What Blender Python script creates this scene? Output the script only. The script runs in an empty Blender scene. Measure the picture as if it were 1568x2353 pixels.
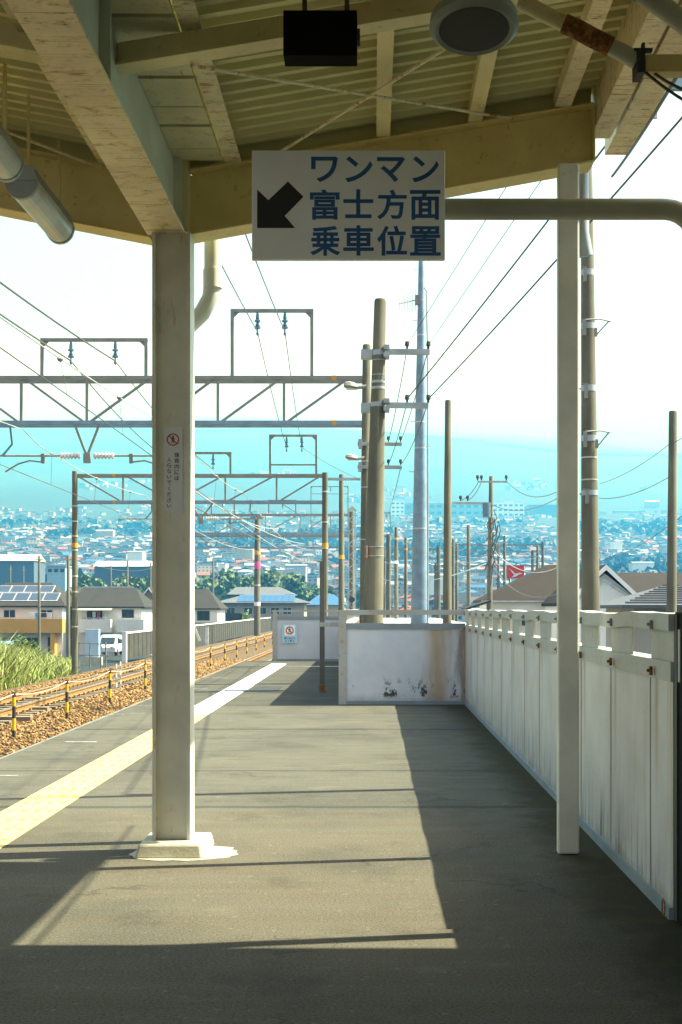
import bpy, math, random
import numpy as np
from mathutils import Vector, Matrix

sc = bpy.context.scene
col = sc.collection
R = math.radians

# ---------------------------------------------------------------- camera
EYE = 1.5
F = 3000.0                      # focal length in units of the 1568-wide layout used for measuring
VPX, VPY = 857.0, 1398.0
cd = bpy.data.cameras.new('camera')
cam = bpy.data.objects.new('camera', cd)
col.objects.link(cam)
cam.location = (0, 0, EYE)
cam.rotation_euler = (R(90), 0, 0)
cd.sensor_fit = 'HORIZONTAL'
cd.sensor_width = 36
cd.lens = F / 1568 * 36
# shift is given in units of the larger image side for HORIZONTAL fit = width
cd.shift_x = -(VPX - 784) / 1568
cd.shift_y = (VPY - 1176.5) / 1568
cd.clip_start = 0.05
cd.clip_end = 60000
sc.camera = cam

# ---------------------------------------------------------------- light
SUN_EL, SUN_AZ = R(53.4), R(9.5)        # azimuth measured from +X towards +Y
sv = Vector((math.cos(SUN_EL) * math.cos(SUN_AZ), math.cos(SUN_EL) * math.sin(SUN_AZ), math.sin(SUN_EL)))
w = bpy.data.worlds.new('World')
sc.world = w
w.use_nodes = True
wn = w.node_tree.nodes
sky = wn.new('ShaderNodeTexSky')
sky.sky_type = 'NISHITA'
sky.sun_disc = False
sky.sun_elevation = SUN_EL
sky.sun_rotation = R(90) - SUN_AZ
sky.air_density = 1.0
sky.dust_density = 4.0
sky.ozone_density = 1.0
hs = wn.new('ShaderNodeHueSaturation')
hs.inputs['Saturation'].default_value = 0.2
w.node_tree.links.new(sky.outputs[0], hs.inputs['Color'])
w.node_tree.links.new(hs.outputs[0], wn['Background'].inputs['Color'])
wn['Background'].inputs['Strength'].default_value = 0.062
sd = bpy.data.lights.new('sun', 'SUN')
sd.energy = 5.0
sd.angle = R(0.5)
sd.color = (0.72, 0.90, 1.0)     # the haze box takes blue and green out on the way down: slightly warm at the ground
sun = bpy.data.objects.new('sun', sd)
col.objects.link(sun)
sun.rotation_euler = sv.to_track_quat('Z', 'Y').to_euler()
sc.view_settings.view_transform = 'Standard'
sc.view_settings.look = 'None'
sc.view_settings.exposure = 2.08
sc.view_settings.gamma = 1
sc.cycles.use_denoising = True
sc.cycles.max_bounces = 8
sc.cycles.diffuse_bounces = 4
sc.cycles.volume_bounces = 0

# ---------------------------------------------------------------- helpers
def P(xd, yd, Y):
    return Vector(((xd - VPX) / F * Y, Y, EYE - (yd - VPY) / F * Y))
def PX(xd, Y): return (xd - VPX) / F * Y
def PZ(yd, Y): return EYE - (yd - VPY) / F * Y

def tag(o, label=None, cat=None, group=None, kind=None):
    if label: o['label'] = label
    if cat: o['category'] = cat
    if group: o['group'] = group
    if kind: o['kind'] = kind
    return o

def thing(name, label, cat, loc=(0, 0, 0), group=None):
    o = bpy.data.objects.new(name, None)
    o.empty_display_size = 0.2
    col.objects.link(o)
    o.location = loc
    return tag(o, label, cat, group)

def copy_tree(o, parent=None):
    c = o.copy()
    col.objects.link(c)
    if parent is not None: c.parent = parent
    for ch in list(o.children):
        copy_tree(ch, c)
    return c

class MB:
    def __init__(s):
        s.v = []; s.f = []; s.m = []; s.sm = []
    def add(s, vs, fs, mi=0, smooth=False):
        n = len(s.v)
        s.v.extend([tuple(p) for p in vs])
        for f in fs:
            s.f.append(tuple(i + n for i in f)); s.m.append(mi); s.sm.append(smooth)
        return s
    def box(s, x0, x1, y0, y1, z0, z1, mi=0):
        vs = [(x0,y0,z0),(x1,y0,z0),(x1,y1,z0),(x0,y1,z0),(x0,y0,z1),(x1,y0,z1),(x1,y1,z1),(x0,y1,z1)]
        return s.add(vs, [(0,3,2,1),(4,5,6,7),(0,1,5,4),(1,2,6,5),(2,3,7,6),(3,0,4,7)], mi)
    def bar(s, a, b, wd, ht, up=(0,0,1), mi=0):
        a = Vector(a); b = Vector(b); d = (b - a).normalized(); up = Vector(up)
        r = d.cross(up)
        if r.length < 1e-4: r = d.cross(Vector((0,1,0)))
        r.normalize(); u = r.cross(d)
        vs = []
        for p in (a, b):
            for i, j in ((-1,-1),(1,-1),(1,1),(-1,1)):
                vs.append(p + r*(i*wd/2) + u*(j*ht/2))
        return s.add(vs, [(0,1,2,3)[::-1],(4,5,6,7),(0,1,5,4),(1,2,6,5),(2,3,7,6),(3,0,4,7)][:], mi)
    def tube(s, pts, rad, n=8, mi=0, cap=True):
        pts = [Vector(p) for p in pts]
        k = len(pts)
        rads = rad if isinstance(rad, (list, tuple)) else [rad]*k
        vs = []
        ref = None
        for i, p in enumerate(pts):
            d = (pts[min(i+1,k-1)] - pts[max(i-1,0)]).normalized()
            if ref is None:
                ref = Vector((0,0,1)) if abs(d.z) < .9 else Vector((0,1,0))
            r = d.cross(ref).normalized(); u = r.cross(d); ref = u
            for j in range(n):
                a = 2*math.pi*j/n
                vs.append(p + (r*math.cos(a) + u*math.sin(a))*rads[i])
        fs = []
        for i in range(k-1):
            for j in range(n):
                fs.append((i*n+j, i*n+(j+1)%n, (i+1)*n+(j+1)%n, (i+1)*n+j))
        s.add(vs, fs, mi, True)
        if cap:
            s.add(vs[:n], [tuple(range(n))[::-1]], mi); s.add(vs[-n:], [tuple(range(n))], mi)
        return s
    def cyl(s, x, y, z0, z1, r0, r1=None, n=16, mi=0):
        return s.tube([(x,y,z0),(x,y,z1)], [r0, r0 if r1 is None else r1], n, mi)
    def prism(s, poly, axis, a0, a1, mi=0):
        # poly: 2-D outline; axis 'x','y','z' = extrusion axis; poly in the other two axes in order
        def mk(p, a):
            if axis == 'x': return (a, p[0], p[1])
            if axis == 'y': return (p[0], a, p[1])
            return (p[0], p[1], a)
        n = len(poly)
        vs = [mk(p, a0) for p in poly] + [mk(p, a1) for p in poly]
        fs = [tuple(range(n)), tuple(range(n, 2*n))[::-1]]
        for i in range(n):
            fs.append((i, (i+1) % n, n+(i+1) % n, n+i)[::-1])
        return s.add(vs, fs, mi)
    def build(s, name, mats, parent=None, bevel=0, sharp=40):
        o_loc = Vector((0,0,0))
        p = parent
        while p is not None:
            o_loc += Vector(p.location); p = p.parent
        me = bpy.data.meshes.new(name)
        vs = [(v[0]-o_loc.x, v[1]-o_loc.y, v[2]-o_loc.z) for v in s.v] if o_loc.length else s.v
        me.from_pydata(vs, [], s.f)
        if not isinstance(mats, (list, tuple)): mats = [mats]
        for m in mats: me.materials.append(m)
        me.polygons.foreach_set('material_index', s.m)
        me.polygons.foreach_set('use_smooth', s.sm)
        if any(s.sm): me.set_sharp_from_angle(angle=R(sharp))
        import bmesh
        bm = bmesh.new(); bm.from_mesh(me)
        bmesh.ops.recalc_face_normals(bm, faces=bm.faces)
        bm.to_mesh(me); bm.free()
        o = bpy.data.objects.new(name, me)
        col.objects.link(o)
        if parent is not None: o.parent = parent
        if bevel:
            b = o.modifiers.new('bevel', 'BEVEL')
            b.width = bevel; b.segments = 2; b.limit_method = 'ANGLE'; b.angle_limit = R(35)
        return o

def np_mesh(name, V, Fq, mats, mi=None, smooth=False):
    """V (n,3), Fq (m,k) numpy -> mesh"""
    me = bpy.data.meshes.new(name)
    k = Fq.shape[1]
    me.vertices.add(len(V)); me.vertices.foreach_set('co', V.astype(np.float32).ravel())
    me.loops.add(Fq.size); me.loops.foreach_set('vertex_index', Fq.astype(np.int32).ravel())
    me.polygons.add(len(Fq))
    me.polygons.foreach_set('loop_start', (np.arange(len(Fq))*k).astype(np.int32))
    for m in mats: me.materials.append(m)
    if mi is not None: me.polygons.foreach_set('material_index', mi.astype(np.int32))
    if smooth: me.polygons.foreach_set('use_smooth', np.ones(len(Fq), bool))
    me.update(calc_edges=True)
    me.validate()
    o = bpy.data.objects.new(name, me)
    col.objects.link(o)
    return o

# ---------------------------------------------------------------- materials
class NT:
    def __init__(s, name):
        s.mat = bpy.data.materials.new(name); s.mat.use_nodes = True
        s.t = s.mat.node_tree; s.n = s.t.nodes
        s.bsdf = s.n['Principled BSDF']
        s.pos = s.n.new('ShaderNodeNewGeometry').outputs['Position']
        s.obj = s.n.new('ShaderNodeTexCoord').outputs['Object']
    def link(s, a, b): s.t.links.new(a, b)
    def put(s, sock, v):
        if hasattr(v, 'is_output') or isinstance(v, bpy.types.NodeSocket): s.link(v, sock)
        elif isinstance(v, (tuple, list)):
            sock.default_value = tuple(v) + (1,) if len(v) == 3 and len(sock.default_value) == 4 else v
        else: sock.default_value = v
    def mapping(s, vec, scale):
        m = s.n.new('ShaderNodeMapping'); s.link(vec, m.inputs['Vector'])
        m.inputs['Scale'].default_value = scale; return m.outputs[0]
    def noise(s, scale, detail=4, rough=.55, vec=None, st=None):
        t = s.n.new('ShaderNodeTexNoise')
        v = s.pos if vec is None else vec
        if st: v = s.mapping(v, st)
        s.link(v, t.inputs['Vector'])
        t.inputs['Scale'].default_value = scale; t.inputs['Detail'].default_value = detail
        t.inputs['Roughness'].default_value = rough
        return t.outputs['Fac']
    def voro(s, scale, vec=None, out='Distance', feature='F1'):
        t = s.n.new('ShaderNodeTexVoronoi'); t.feature = feature
        s.link(s.pos if vec is None else vec, t.inputs['Vector'])
        t.inputs['Scale'].default_value = scale
        return t.outputs[out]
    def ramp(s, fac, a, b, ca=0.0, cb=1.0):
        m = s.n.new('ShaderNodeMapRange'); m.interpolation_type = 'SMOOTHSTEP'
        s.link(fac, m.inputs['Value'])
        for k, v in (('From Min', a), ('From Max', b), ('To Min', ca), ('To Max', cb)): m.inputs[k].default_value = v
        return m.outputs['Result']
    def math(s, op, a, b=0.0):
        m = s.n.new('ShaderNodeMath'); m.operation = op
        s.put(m.inputs[0], a); s.put(m.inputs[1], b); return m.outputs[0]
    def mix(s, fac, a, b, mode='MIX'):
        m = s.n.new('ShaderNodeMix'); m.data_type = 'RGBA'; m.blend_type = mode
        s.put(m.inputs[0], fac); s.put(m.inputs[6], a); s.put(m.inputs[7], b)
        return m.outputs[2]
    def xyz(s, vec=None):
        x = s.n.new('ShaderNodeSeparateXYZ'); s.link(s.pos if vec is None else vec, x.inputs[0]); return x.outputs
    def bump(s, h, strength=.4, dist=.01):
        b = s.n.new('ShaderNodeBump'); s.link(h, b.inputs['Height'])
        b.inputs['Strength'].default_value = strength; b.inputs['Distance'].default_value = dist
        s.link(b.outputs[0], s.bsdf.inputs['Normal'])
    def done(s, color, rough=.6, metal=0.0):
        s.put(s.bsdf.inputs['Base Color'], color); s.put(s.bsdf.inputs['Roughness'], rough)
        s.put(s.bsdf.inputs['Metallic'], metal)
        return s.mat

def flat(name, c, rough=.6, metal=0.0, var=.18, scale=3.0, spec=.5):
    t = NT(name)
    f = t.noise(scale, 5, .6)
    c2 = tuple(x*(1-var) for x in c); c3 = tuple(min(1, x*(1+var*.6)) for x in c)
    t.bsdf.inputs['Specular IOR Level'].default_value = spec
    return t.done(t.mix(t.ramp(f, .3, .7), c2, c3), rough, metal)

def painted(name, c, rust=.5, rough=.5, scale=2.0, dirt=.25, rustcol=(.24,.095,.022), rot=(1,1,1), lines=False):
    """old enamel paint with grime and rust freckles/streaks of its own shape"""
    t = NT(name)
    big = t.noise(scale, 5, .6)
    col1 = t.mix(t.ramp(big, .3, .75), tuple(x*(1-dirt) for x in c), c)
    f1 = t.noise(9, 9, .76, st=rot)
    f2 = t.noise(42, 4, .6, st=rot)
    k = t.math('ADD', t.math('MULTIPLY', f1, .72), t.math('MULTIPLY', f2, .28))
    th = .70 - .16*rust
    m = t.ramp(k, th, th+.06)
    rc = t.mix(t.ramp(t.noise(60, 3), .35, .65), rustcol, tuple(x*.4 for x in rustcol))
    c2 = t.mix(m, col1, rc)
    halo = t.ramp(k, th-.09, th)
    c1 = t.mix(t.math('MULTIPLY', halo, .55), c2, (.42,.24,.06))
    c1 = t.mix(m, c1, rc)
    if lines:       # rust lines across the member at old weld and sheet edges
        ln = t.noise(1.0, 2, .5, st=(.25, 9.0, .25))
        br = t.noise(5, 3, .6)
        ln2 = t.math('MULTIPLY', t.ramp(t.math('ABSOLUTE', t.math('SUBTRACT', ln, .52)), .012, .004), t.ramp(br, .42, .52))
        c1 = t.mix(t.math('MULTIPLY', ln2, .8), c1, (.26,.12,.025))
        yel = t.noise(3.5, 5, .7)
        c1 = t.mix(t.ramp(yel, .56, .70, 0, .5), c1, (.50,.30,.08))
    t.bump(t.noise(90, 3), .12, .004)
    return t.done(c1, t.ramp(m, 0, 1, rough, .9))

CREAM = (.80,.70,.37)
M = {}
M['cream'] = painted('cream_paint', CREAM, .45, .5)
M['cream_rusty'] = painted('rusty_cream_paint', (.84,.75,.50), .66, .55, rot=(1,1.4,1), lines=True)
M['cream_col'] = painted('column_paint', (.74,.73,.62), .35, .6, rot=(1,1,.35))
M['grey_col'] = painted('pale_column_paint', (.72,.72,.63), .1, .5)
M['pale_web'] = painted('pale_green_paint', (.60,.65,.52), .2, .5)
M['pipe_paint'] = painted('grey_green_pipe_paint', (.46,.46,.36), .15, .5)
M['beam'] = painted('beam_paint', (.76,.63,.27), .45, .5, 1.3, .3)
M['rust'] = painted('rusted_steel', (.16,.07,.03), 1.6, .85)
M['roof_sheet'] = painted('roof_sheet_paint', (.64,.61,.31), .0, .55, 1.0, .2)
M['board'] = painted('valley_board_paint', (.70,.66,.42), .5, .6)
M['galv'] = flat('galvanised_steel', (.36,.40,.42), .45, .35)
M['galv_dark'] = flat('weathered_galvanised_steel', (.26,.26,.24), .6, .2)
M['blue_steel'] = flat('blue_grey_steel', (.22,.32,.42), .5, .2)
M['black'] = flat('matt_black', (.004,.004,.004), .8, spec=.1)
M['dark_grey'] = flat('dark_grey_plastic', (.05,.055,.05), .7)
M['rim'] = flat('speaker_rim_paint', (.30,.34,.30), .5)
M['sign_white'] = flat('sign_white', (.88,.89,.87), .4, var=.05)
M['sign_blue'] = flat('sign_blue', (.02,.11,.30), .5)
M['sign_black'] = flat('sign_black', (.015,.015,.012), .5)
M['sign_red'] = flat('sign_red', (.45,.03,.02), .5)
M['sticker'] = flat('sticker_film', (.66,.68,.68), .4, var=.05)
M['ink'] = flat('faded_ink', (.05,.05,.04), .6)
M['wire'] = flat('wire_metal', (.10,.085,.07), .5, .3)
M['wire_light'] = flat('bright_wire_metal', (.55,.55,.5), .4, .2)
M['porcelain'] = flat('white_porcelain', (.75,.75,.75), .25)
M['blue_ins'] = flat('blue_glazed_insulator', (.10,.22,.30), .3)
M['yellow'] = flat('yellow_paint', (.75,.42,.01), .5)
M['postblack'] = flat('black_paint', (.03,.03,.03), .6)
M['orange'] = flat('orange_band', (.70,.33,.02), .5)
M['pink'] = flat('pink_band', (.85,.08,.30), .5)
M['rope'] = flat('pale_rope', (.45,.40,.28), .9)
M['glass'] = flat('window_glass', (.03,.045,.05), .08)
M['lampglass'] = flat('lamp_diffuser', (.62,.66,.62), .3)
M['car_white'] = flat('white_car_paint', (.8,.8,.82), .2)
M['car_blue'] = flat('blue_car_paint', (.15,.35,.6), .2)
M['tyre'] = flat('tyre_rubber', (.02,.02,.02), .8)

def concrete_pole():
    t = NT('weathered_concrete')
    a = t.noise(2.0, 5, .6, st=(1,1,.3)); b = t.noise(70, 3, .7)
    c = t.mix(t.ramp(a, .3, .7), (.095,.088,.058), (.165,.152,.105))
    c = t.mix(t.ramp(b, .62, .74), c, (.28,.26,.20))
    c = t.mix(t.ramp(b, .40, .28), c, (.05,.046,.032))
    t.bump(b, .4, .01)
    return t.done(c, .9)
M['concrete'] = concrete_pole()
def concrete_pale():
    t = NT('pale_concrete')
    a = t.noise(3.0, 6, .6); b = t.noise(60, 3, .7)
    c = t.mix(t.ramp(a, .3, .7), (.36,.33,.24), (.50,.47,.37))
    c = t.mix(t.math('MULTIPLY', t.ramp(b, .55, .7), .4), c, (.2,.19,.14))
    t.bump(b, .35, .006)
    return t.done(c, .9)
M['pale_conc'] = concrete_pale()

def asphalt():
    t = NT('platform_asphalt')
    x, y, z = t.xyz()
    speck = t.noise(75, 4, .8)
    speck2 = t.voro(48, out='Color')
    streak = t.noise(1.6, 6, .65, st=(.25, 3.0, 1))
    big = t.noise(.55, 4, .6)
    # patches of different age across the platform
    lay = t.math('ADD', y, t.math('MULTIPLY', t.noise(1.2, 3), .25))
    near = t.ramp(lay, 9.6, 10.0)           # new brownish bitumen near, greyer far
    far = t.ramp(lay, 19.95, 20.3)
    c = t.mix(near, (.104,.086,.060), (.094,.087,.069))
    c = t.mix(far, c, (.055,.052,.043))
    c = t.mix(t.math('MULTIPLY', t.ramp(streak, .35, .65), .55), c, (.115,.108,.085))
    c = t.mix(t.math('MULTIPLY', t.ramp(big, .55, .35), .5), c, (.045,.044,.038))
    c = t.mix(t.ramp(speck, .52, .62, 0, .6), c, (.15,.138,.098))
    c = t.mix(t.ramp(speck, .48, .37, 0, .75), c, (.024,.023,.018))
    sx = t.n.new('ShaderNodeSeparateColor'); t.link(speck2, sx.inputs[0])
    c = t.mix(t.math('MULTIPLY', t.math('GREATER_THAN', sx.outputs[0], .992), .2), c, (.25,.24,.20))
    fs = t.noise(5, 6, .75, st=(.35, 4.0, 1))
    c = t.mix(t.math('MULTIPLY', t.ramp(fs, .53, .63, 0, .5), t.ramp(y, 8.5, 13.0)), c, (.135,.125,.095))
    c = t.mix(t.math('MULTIPLY', t.ramp(fs, .47, .37, 0, .6), t.ramp(y, 8.5, 13.0)), c, (.028,.028,.024))
    st2 = t.noise(1.3, 6, .75)
    c = t.mix(t.ramp(st2, .56, .64, 0, .25), c, (.035,.030,.022))
    st3 = t.noise(.9, 7, .78, st=(1,1.6,1))
    c = t.mix(t.ramp(st3, .58, .66, 0, .4), c, (.15,.135,.10))
    ck = t.n.new('ShaderNodeTexVoronoi'); ck.feature = 'DISTANCE_TO_EDGE'
    wv = t.n.new('ShaderNodeVectorMath'); wv.operation = 'ADD'
    nz = t.n.new('ShaderNodeTexNoise'); t.link(t.pos, nz.inputs['Vector']); nz.inputs['Scale'].default_value = 3.0; nz.inputs['Detail'].default_value = 5
    t.link(t.pos, wv.inputs[0]); t.link(nz.outputs['Color'], wv.inputs[1]); t.link(wv.outputs[0], ck.inputs['Vector']); ck.inputs['Scale'].default_value = .38
    c = t.mix(t.math('MULTIPLY', t.ramp(ck.outputs['Distance'], .012, .004), t.ramp(t.noise(.8, 3), .50, .58, 0, .35)), c, (.018,.017,.014))
    # transverse joints
    wob = t.math('MULTIPLY', t.math('SUBTRACT', t.noise(3, 4), .5), .12)
    yy = t.math('ADD', y, wob)
    for y0, wd, k in ((9.85,.05,.55),(12.05,.035,.6),(16.2,.05,.8),(18.6,.04,.4),(20.2,.05,.7),(27.2,.05,.5),(31.0,.06,.5)):
        d = t.math('ABSOLUTE', t.math('SUBTRACT', yy, y0))
        c = t.mix(t.ramp(d, wd*1.6, wd*.4, 0, k), c, (.02,.021,.02))
    # moss and silt along the wall foot
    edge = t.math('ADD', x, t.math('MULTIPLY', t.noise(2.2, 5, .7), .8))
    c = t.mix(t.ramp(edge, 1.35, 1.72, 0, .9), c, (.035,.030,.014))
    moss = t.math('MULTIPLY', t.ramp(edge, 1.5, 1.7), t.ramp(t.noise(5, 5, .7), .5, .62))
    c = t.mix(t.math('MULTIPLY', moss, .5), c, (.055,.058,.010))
    # gum spots / scuffs
    g = t.voro(1.1, feature='F1')
    c = t.mix(t.ramp(g, .03, .018, 0, .35), c, (.30,.29,.26))
    t.bump(t.math('ADD', speck, t.math('MULTIPLY', t.voro(160), .6)), .55, .006)
    t.bsdf.inputs['Specular IOR Level'].default_value = .12
    return t.done(c, .88)
M['asphalt'] = asphalt()

def fence_panel():
    t = NT('white_fence_panel')
    x, y, z = t.xyz()
    a = t.noise(2.0, 4, .6)
    c = t.mix(t.ramp(a, .3, .7), (.48,.465,.445), (.58,.565,.55))
    st = t.noise(13, 6, .78, st=(1, 1, .05))
    low = t.ramp(t.math('ADD', z, t.math('MULTIPLY', t.noise(1.3, 3), .45)), .80, .22)
    k = t.math('MULTIPLY', t.ramp(st, .49, .60), low)
    c = t.mix(t.math('MULTIPLY', k, .8), c, (.055,.048,.03))
    ft = t.ramp(t.math('ADD', z, t.math('MULTIPLY', t.noise(4, 6, .75), .25)), .26, .12, 0, .75)
    c = t.mix(ft, c, (.13,.11,.065))
    spots = t.noise(26, 5, .7)
    c = t.mix(t.math('MULTIPLY', t.ramp(spots, .64, .70), .8), c, (.12,.10,.08))
    fr = t.math('FRACT', t.math('DIVIDE', t.math('SUBTRACT', y, 6.645-.5625), 1.125))
    nb = t.math('ABSOLUTE', t.math('SUBTRACT', t.math('ADD', fr, t.math('MULTIPLY', t.math('SUBTRACT', t.noise(9, 4, .7, st=(1,1,.1)), .5), .10)), .5))
    drip = t.math('MULTIPLY', t.ramp(nb, .05, .005), t.ramp(z, .35, 1.12))
    c = t.mix(t.math('MULTIPLY', drip, .6), c, (.26,.14,.05))
    runs = t.math('MULTIPLY', t.ramp(t.noise(5, 5, .7, st=(1,1,.05)), .56, .68), .5)
    c = t.mix(runs, c, (.38,.28,.15))
    t.bump(t.noise(30, 3), .08, .004)
    return t.done(c, .45)
M['panel'] = fence_panel()
def end_panel():
    t = NT('stained_white_panel')
    x, y, z = t.xyz()
    a = t.noise(2.0, 4, .6)
    c = t.mix(t.ramp(a, .3, .7), (.52,.56,.63), (.62,.66,.72))
    xw = t.math('ADD', x, t.math('MULTIPLY', t.math('SUBTRACT', t.noise(4, 5, .7, st=(1,1,.15)), .5), .5))
    d = t.math('ABSOLUTE', t.math('SUBTRACT', xw, 1.02))
    c = t.mix(t.ramp(d, .30, .02, 0, .75), c, (.36,.23,.08))
    d2 = t.math('ABSOLUTE', t.math('SUBTRACT', xw, 1.40))
    c = t.mix(t.ramp(d2, .14, .01, 0, .8), c, (.20,.13,.06))
    # peeled dark patches in a band near the foot
    band = t.math('MULTIPLY', t.ramp(z, .08, .15), t.ramp(z, .50, .20))
    pz = t.math('ADD', t.math('MULTIPLY', t.noise(9, 6, .75, st=(1, 1, .6)), .62), t.math('MULTIPLY', t.noise(2.2, 2, st=(1,1,.2)), .38))
    c = t.mix(t.math('MULTIPLY', t.ramp(pz, .545, .575), band), c, (.035,.033,.03))
    spots = t.noise(20, 5, .7)
    c = t.mix(t.ramp(spots, .69, .73), c, (.10,.09,.08))
    foot = t.ramp(t.math('ADD', z, t.math('MULTIPLY', t.noise(6, 5, .7), .2)), .30, .10, 0, .55)
    c = t.mix(foot, c, (.24,.21,.15))
    return t.done(c, .5)
M['end_panel'] = end_panel()
M['plain_panel'] = painted('plain_white_panel', (.58,.61,.66), .15, .5, 2.0, .12)
M['rail_grey'] = painted('fence_rail_paint', (.42,.425,.40), .6, .5, 2.0, .15, rustcol=(.16,.06,.02))
M['trim'] = painted('blue_grey_trim', (.24,.29,.33), .3, .5)

def tactile(name, base, dirty):
    t = NT(name)
    a = t.noise(5, 6, .7); b = t.noise(60, 3, .7)
    c = t.mix(t.ramp(a, .35, .65), base, tuple(x*.8 for x in base))
    c = t.mix(t.math('MULTIPLY', t.ramp(b, .6, .7), .5), c, dirty)
    y = t.xyz()[1]
    fr = t.math('FRACT', t.math('DIVIDE', y, .40))
    c = t.mix(t.ramp(t.math('ABSOLUTE', t.math('SUBTRACT', fr, .5)), .485, .5, 0, .8), c, (.10,.085,.04))
    return t.done(c, .6)
M['tactile'] = tactile('yellow_tactile', (.80,.60,.17), (.40,.30,.08))
M['white_line'] = tactile('white_tactile', (.80,.80,.76), (.4,.4,.36))  # same tile pattern with a white base colour

def ballast_mat():
    t = NT('ballast')
    v = t.voro(16, out='Color'); d = t.voro(16)
    sx = t.n.new('ShaderNodeSeparateColor'); t.link(v, sx.inputs[0])
    c = t.mix(sx.outputs[0], (.07,.038,.011), (.26,.145,.045))
    c = t.mix(t.ramp(d, .3, .75), c, (.05,.03,.012))
    t.bump(t.math('SUBTRACT', 1.0, d), .9, .05)
    return t.done(c, .9)
M['ballast'] = ballast_mat()
def stone(name, c):
    t = NT(name)
    return t.done(t.mix(t.noise(25, 4), tuple(x*.7 for x in c), tuple(x*1.25 for x in c)), .9)
STONES = [stone('stone_ochre', (.26,.14,.035)), stone('stone_rust', (.15,.07,.02)), stone('stone_sand', (.33,.20,.075)), stone('stone_dark', (.075,.04,.013))]
M['rail'] = painted('rusty_rail', (.20,.10,.04), 1.2, .7)
M['railtop'] = flat('rail_head_steel', (.32,.27,.22), .35, .6)
M['sleeper'] = flat('sleeper_concrete', (.22,.17,.11), .9)

M['bright_white'] = flat('bright_white_board', (.88,.88,.88), .5, var=.03)
def roof_mat(name, c, pitch=.25):
    t = NT(name)
    z = t.xyz()[2]
    fr = t.math('FRACT', t.math('DIVIDE', z, pitch*.5))
    c1 = t.mix(t.ramp(fr, .8, 1.0, 0, .55), c, tuple(x*.4 for x in c))
    c1 = t.mix(t.ramp(t.noise(1.2, 5), .3, .7, 0, .35), c1, tuple(x*1.5 for x in c))
    t.bsdf.inputs['Specular IOR Level'].default_value = .15
    return t.done(c1, .75)
M['roof_dark'] = roof_mat('dark_slate_roof', (.034,.031,.027))
M['roof_brown'] = roof_mat('brown_slate_roof', (.026,.018,.012))
M['roof_tile'] = roof_mat('grey_tile_roof', (.10,.105,.115), .3)
M['wall_white'] = flat('white_render', (.72,.70,.66), .8, var=.08, scale=.7)
M['wall_cream'] = flat('cream_render', (.62,.50,.33), .8, var=.1, scale=.7)
M['wall_grey'] = flat('grey_cladding', (.34,.31,.26), .8, var=.1, scale=.7)
M['wall_orange'] = flat('orange_render', (.62,.32,.06), .8, var=.08, scale=.7)
def solar(name, c):
    t = NT(name)
    return t.done(t.mix(t.noise(2, 3), c, tuple(x*1.4 for x in c)), .15)
M['solar'] = solar('solar_panel_glass', (.035,.045,.07))
M['solar_blue'] = flat('blue_solar_panel_glass', (.04,.11,.22), .5, spec=.2)
M['alu'] = flat('aluminium_frame', (.6,.6,.6), .4, .3)
M['cloth_blue'] = flat('blue_laundry', (.05,.35,.6), .9)
M['cloth_red'] = flat('red_laundry', (.4,.1,.1), .9)
M['cloth_white'] = flat('white_laundry', (.7,.7,.7), .9)
M['awning'] = flat('pale_green_awning', (.50,.58,.38), .5)
M['conc_fence'] = flat('concrete_plank_fence', (.045,.039,.026), .95, var=.35, scale=1.5)
def leaf(name, a, b):
    t = NT(name)
    f = t.noise(1.3, 4)
    g = t.noise(14, 2)
    c = t.mix(t.ramp(f, .35, .65), a, b)
    c = t.mix(t.ramp(g, .4, .6, 0, .5), c, tuple(x*1.6 for x in b))
    m = t.done(c, .7)
    return m
M['leaf'] = leaf('tree_leaf', (.040,.066,.012), (.085,.125,.022))
M['far_leaf'] = leaf('far_tree_leaf', (.004,.012,.010), (.009,.020,.014))
M['bark'] = flat('bark', (.09,.07,.05), .9)
M['grass'] = leaf('tall_grass_blade', (.09,.14,.022), (.24,.28,.055))
M['dry_grass'] = leaf('dry_grass_blade', (.24,.20,.07), (.34,.30,.12))
def terrain_mat():
    t = NT('hillside')
    a = t.noise(.004, 6, .6); b = t.noise(.03, 5, .6)
    c = t.mix(t.ramp(a, .4, .6), (.004,.012,.011), (.010,.020,.016))
    c = t.mix(t.ramp(b, .6, .75, 0, .8), c, (.022,.032,.026))
    return t.done(c, .95)
M['hill'] = terrain_mat()

# ---------------------------------------------------------------- text
def text_mb(s, size, bold=0.0):
    cu = bpy.data.curves.new('t', 'FONT'); cu.body = s; cu.size = size
    cu.align_x = 'CENTER'; cu.align_y = 'CENTER'; cu.offset = bold; cu.resolution_u = 4
    o = bpy.data.objects.new('t', cu); col.objects.link(o)
    bpy.context.view_layer.update()
    dg = bpy.context.evaluated_depsgraph_get()
    me = bpy.data.meshes.new_from_object(o.evaluated_get(dg))
    vs = [tuple(v.co) for v in me.vertices]; fs = [tuple(p.vertices) for p in me.polygons]
    bpy.data.objects.remove(o); bpy.data.curves.remove(cu); bpy.data.meshes.remove(me)
    return vs, fs
def put_text(mb, s, cx, cz, w_, h_, Y, bold=0.0, mi=0):
    """glyph s fitted into a w_ x h_ box centred at (cx, cz), lying in the plane y = Y, facing -Y"""
    vs, fs = text_mb(s, 1.0, bold)
    if not vs: return
    xs = [v[0] for v in vs]; ys = [v[1] for v in vs]
    x0, x1, y0, y1 = min(xs), max(xs), min(ys), max(ys)
    sx = w_/(x1-x0) if w_ else h_/(y1-y0)
    sy = h_/(y1-y0) if h_ else sx
    if not w_: sx = sy
    mb.add([(cx+(v[0]-(x0+x1)/2)*sx, Y, cz+(v[1]-(y0+y1)/2)*sy) for v in vs], fs, mi)
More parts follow.
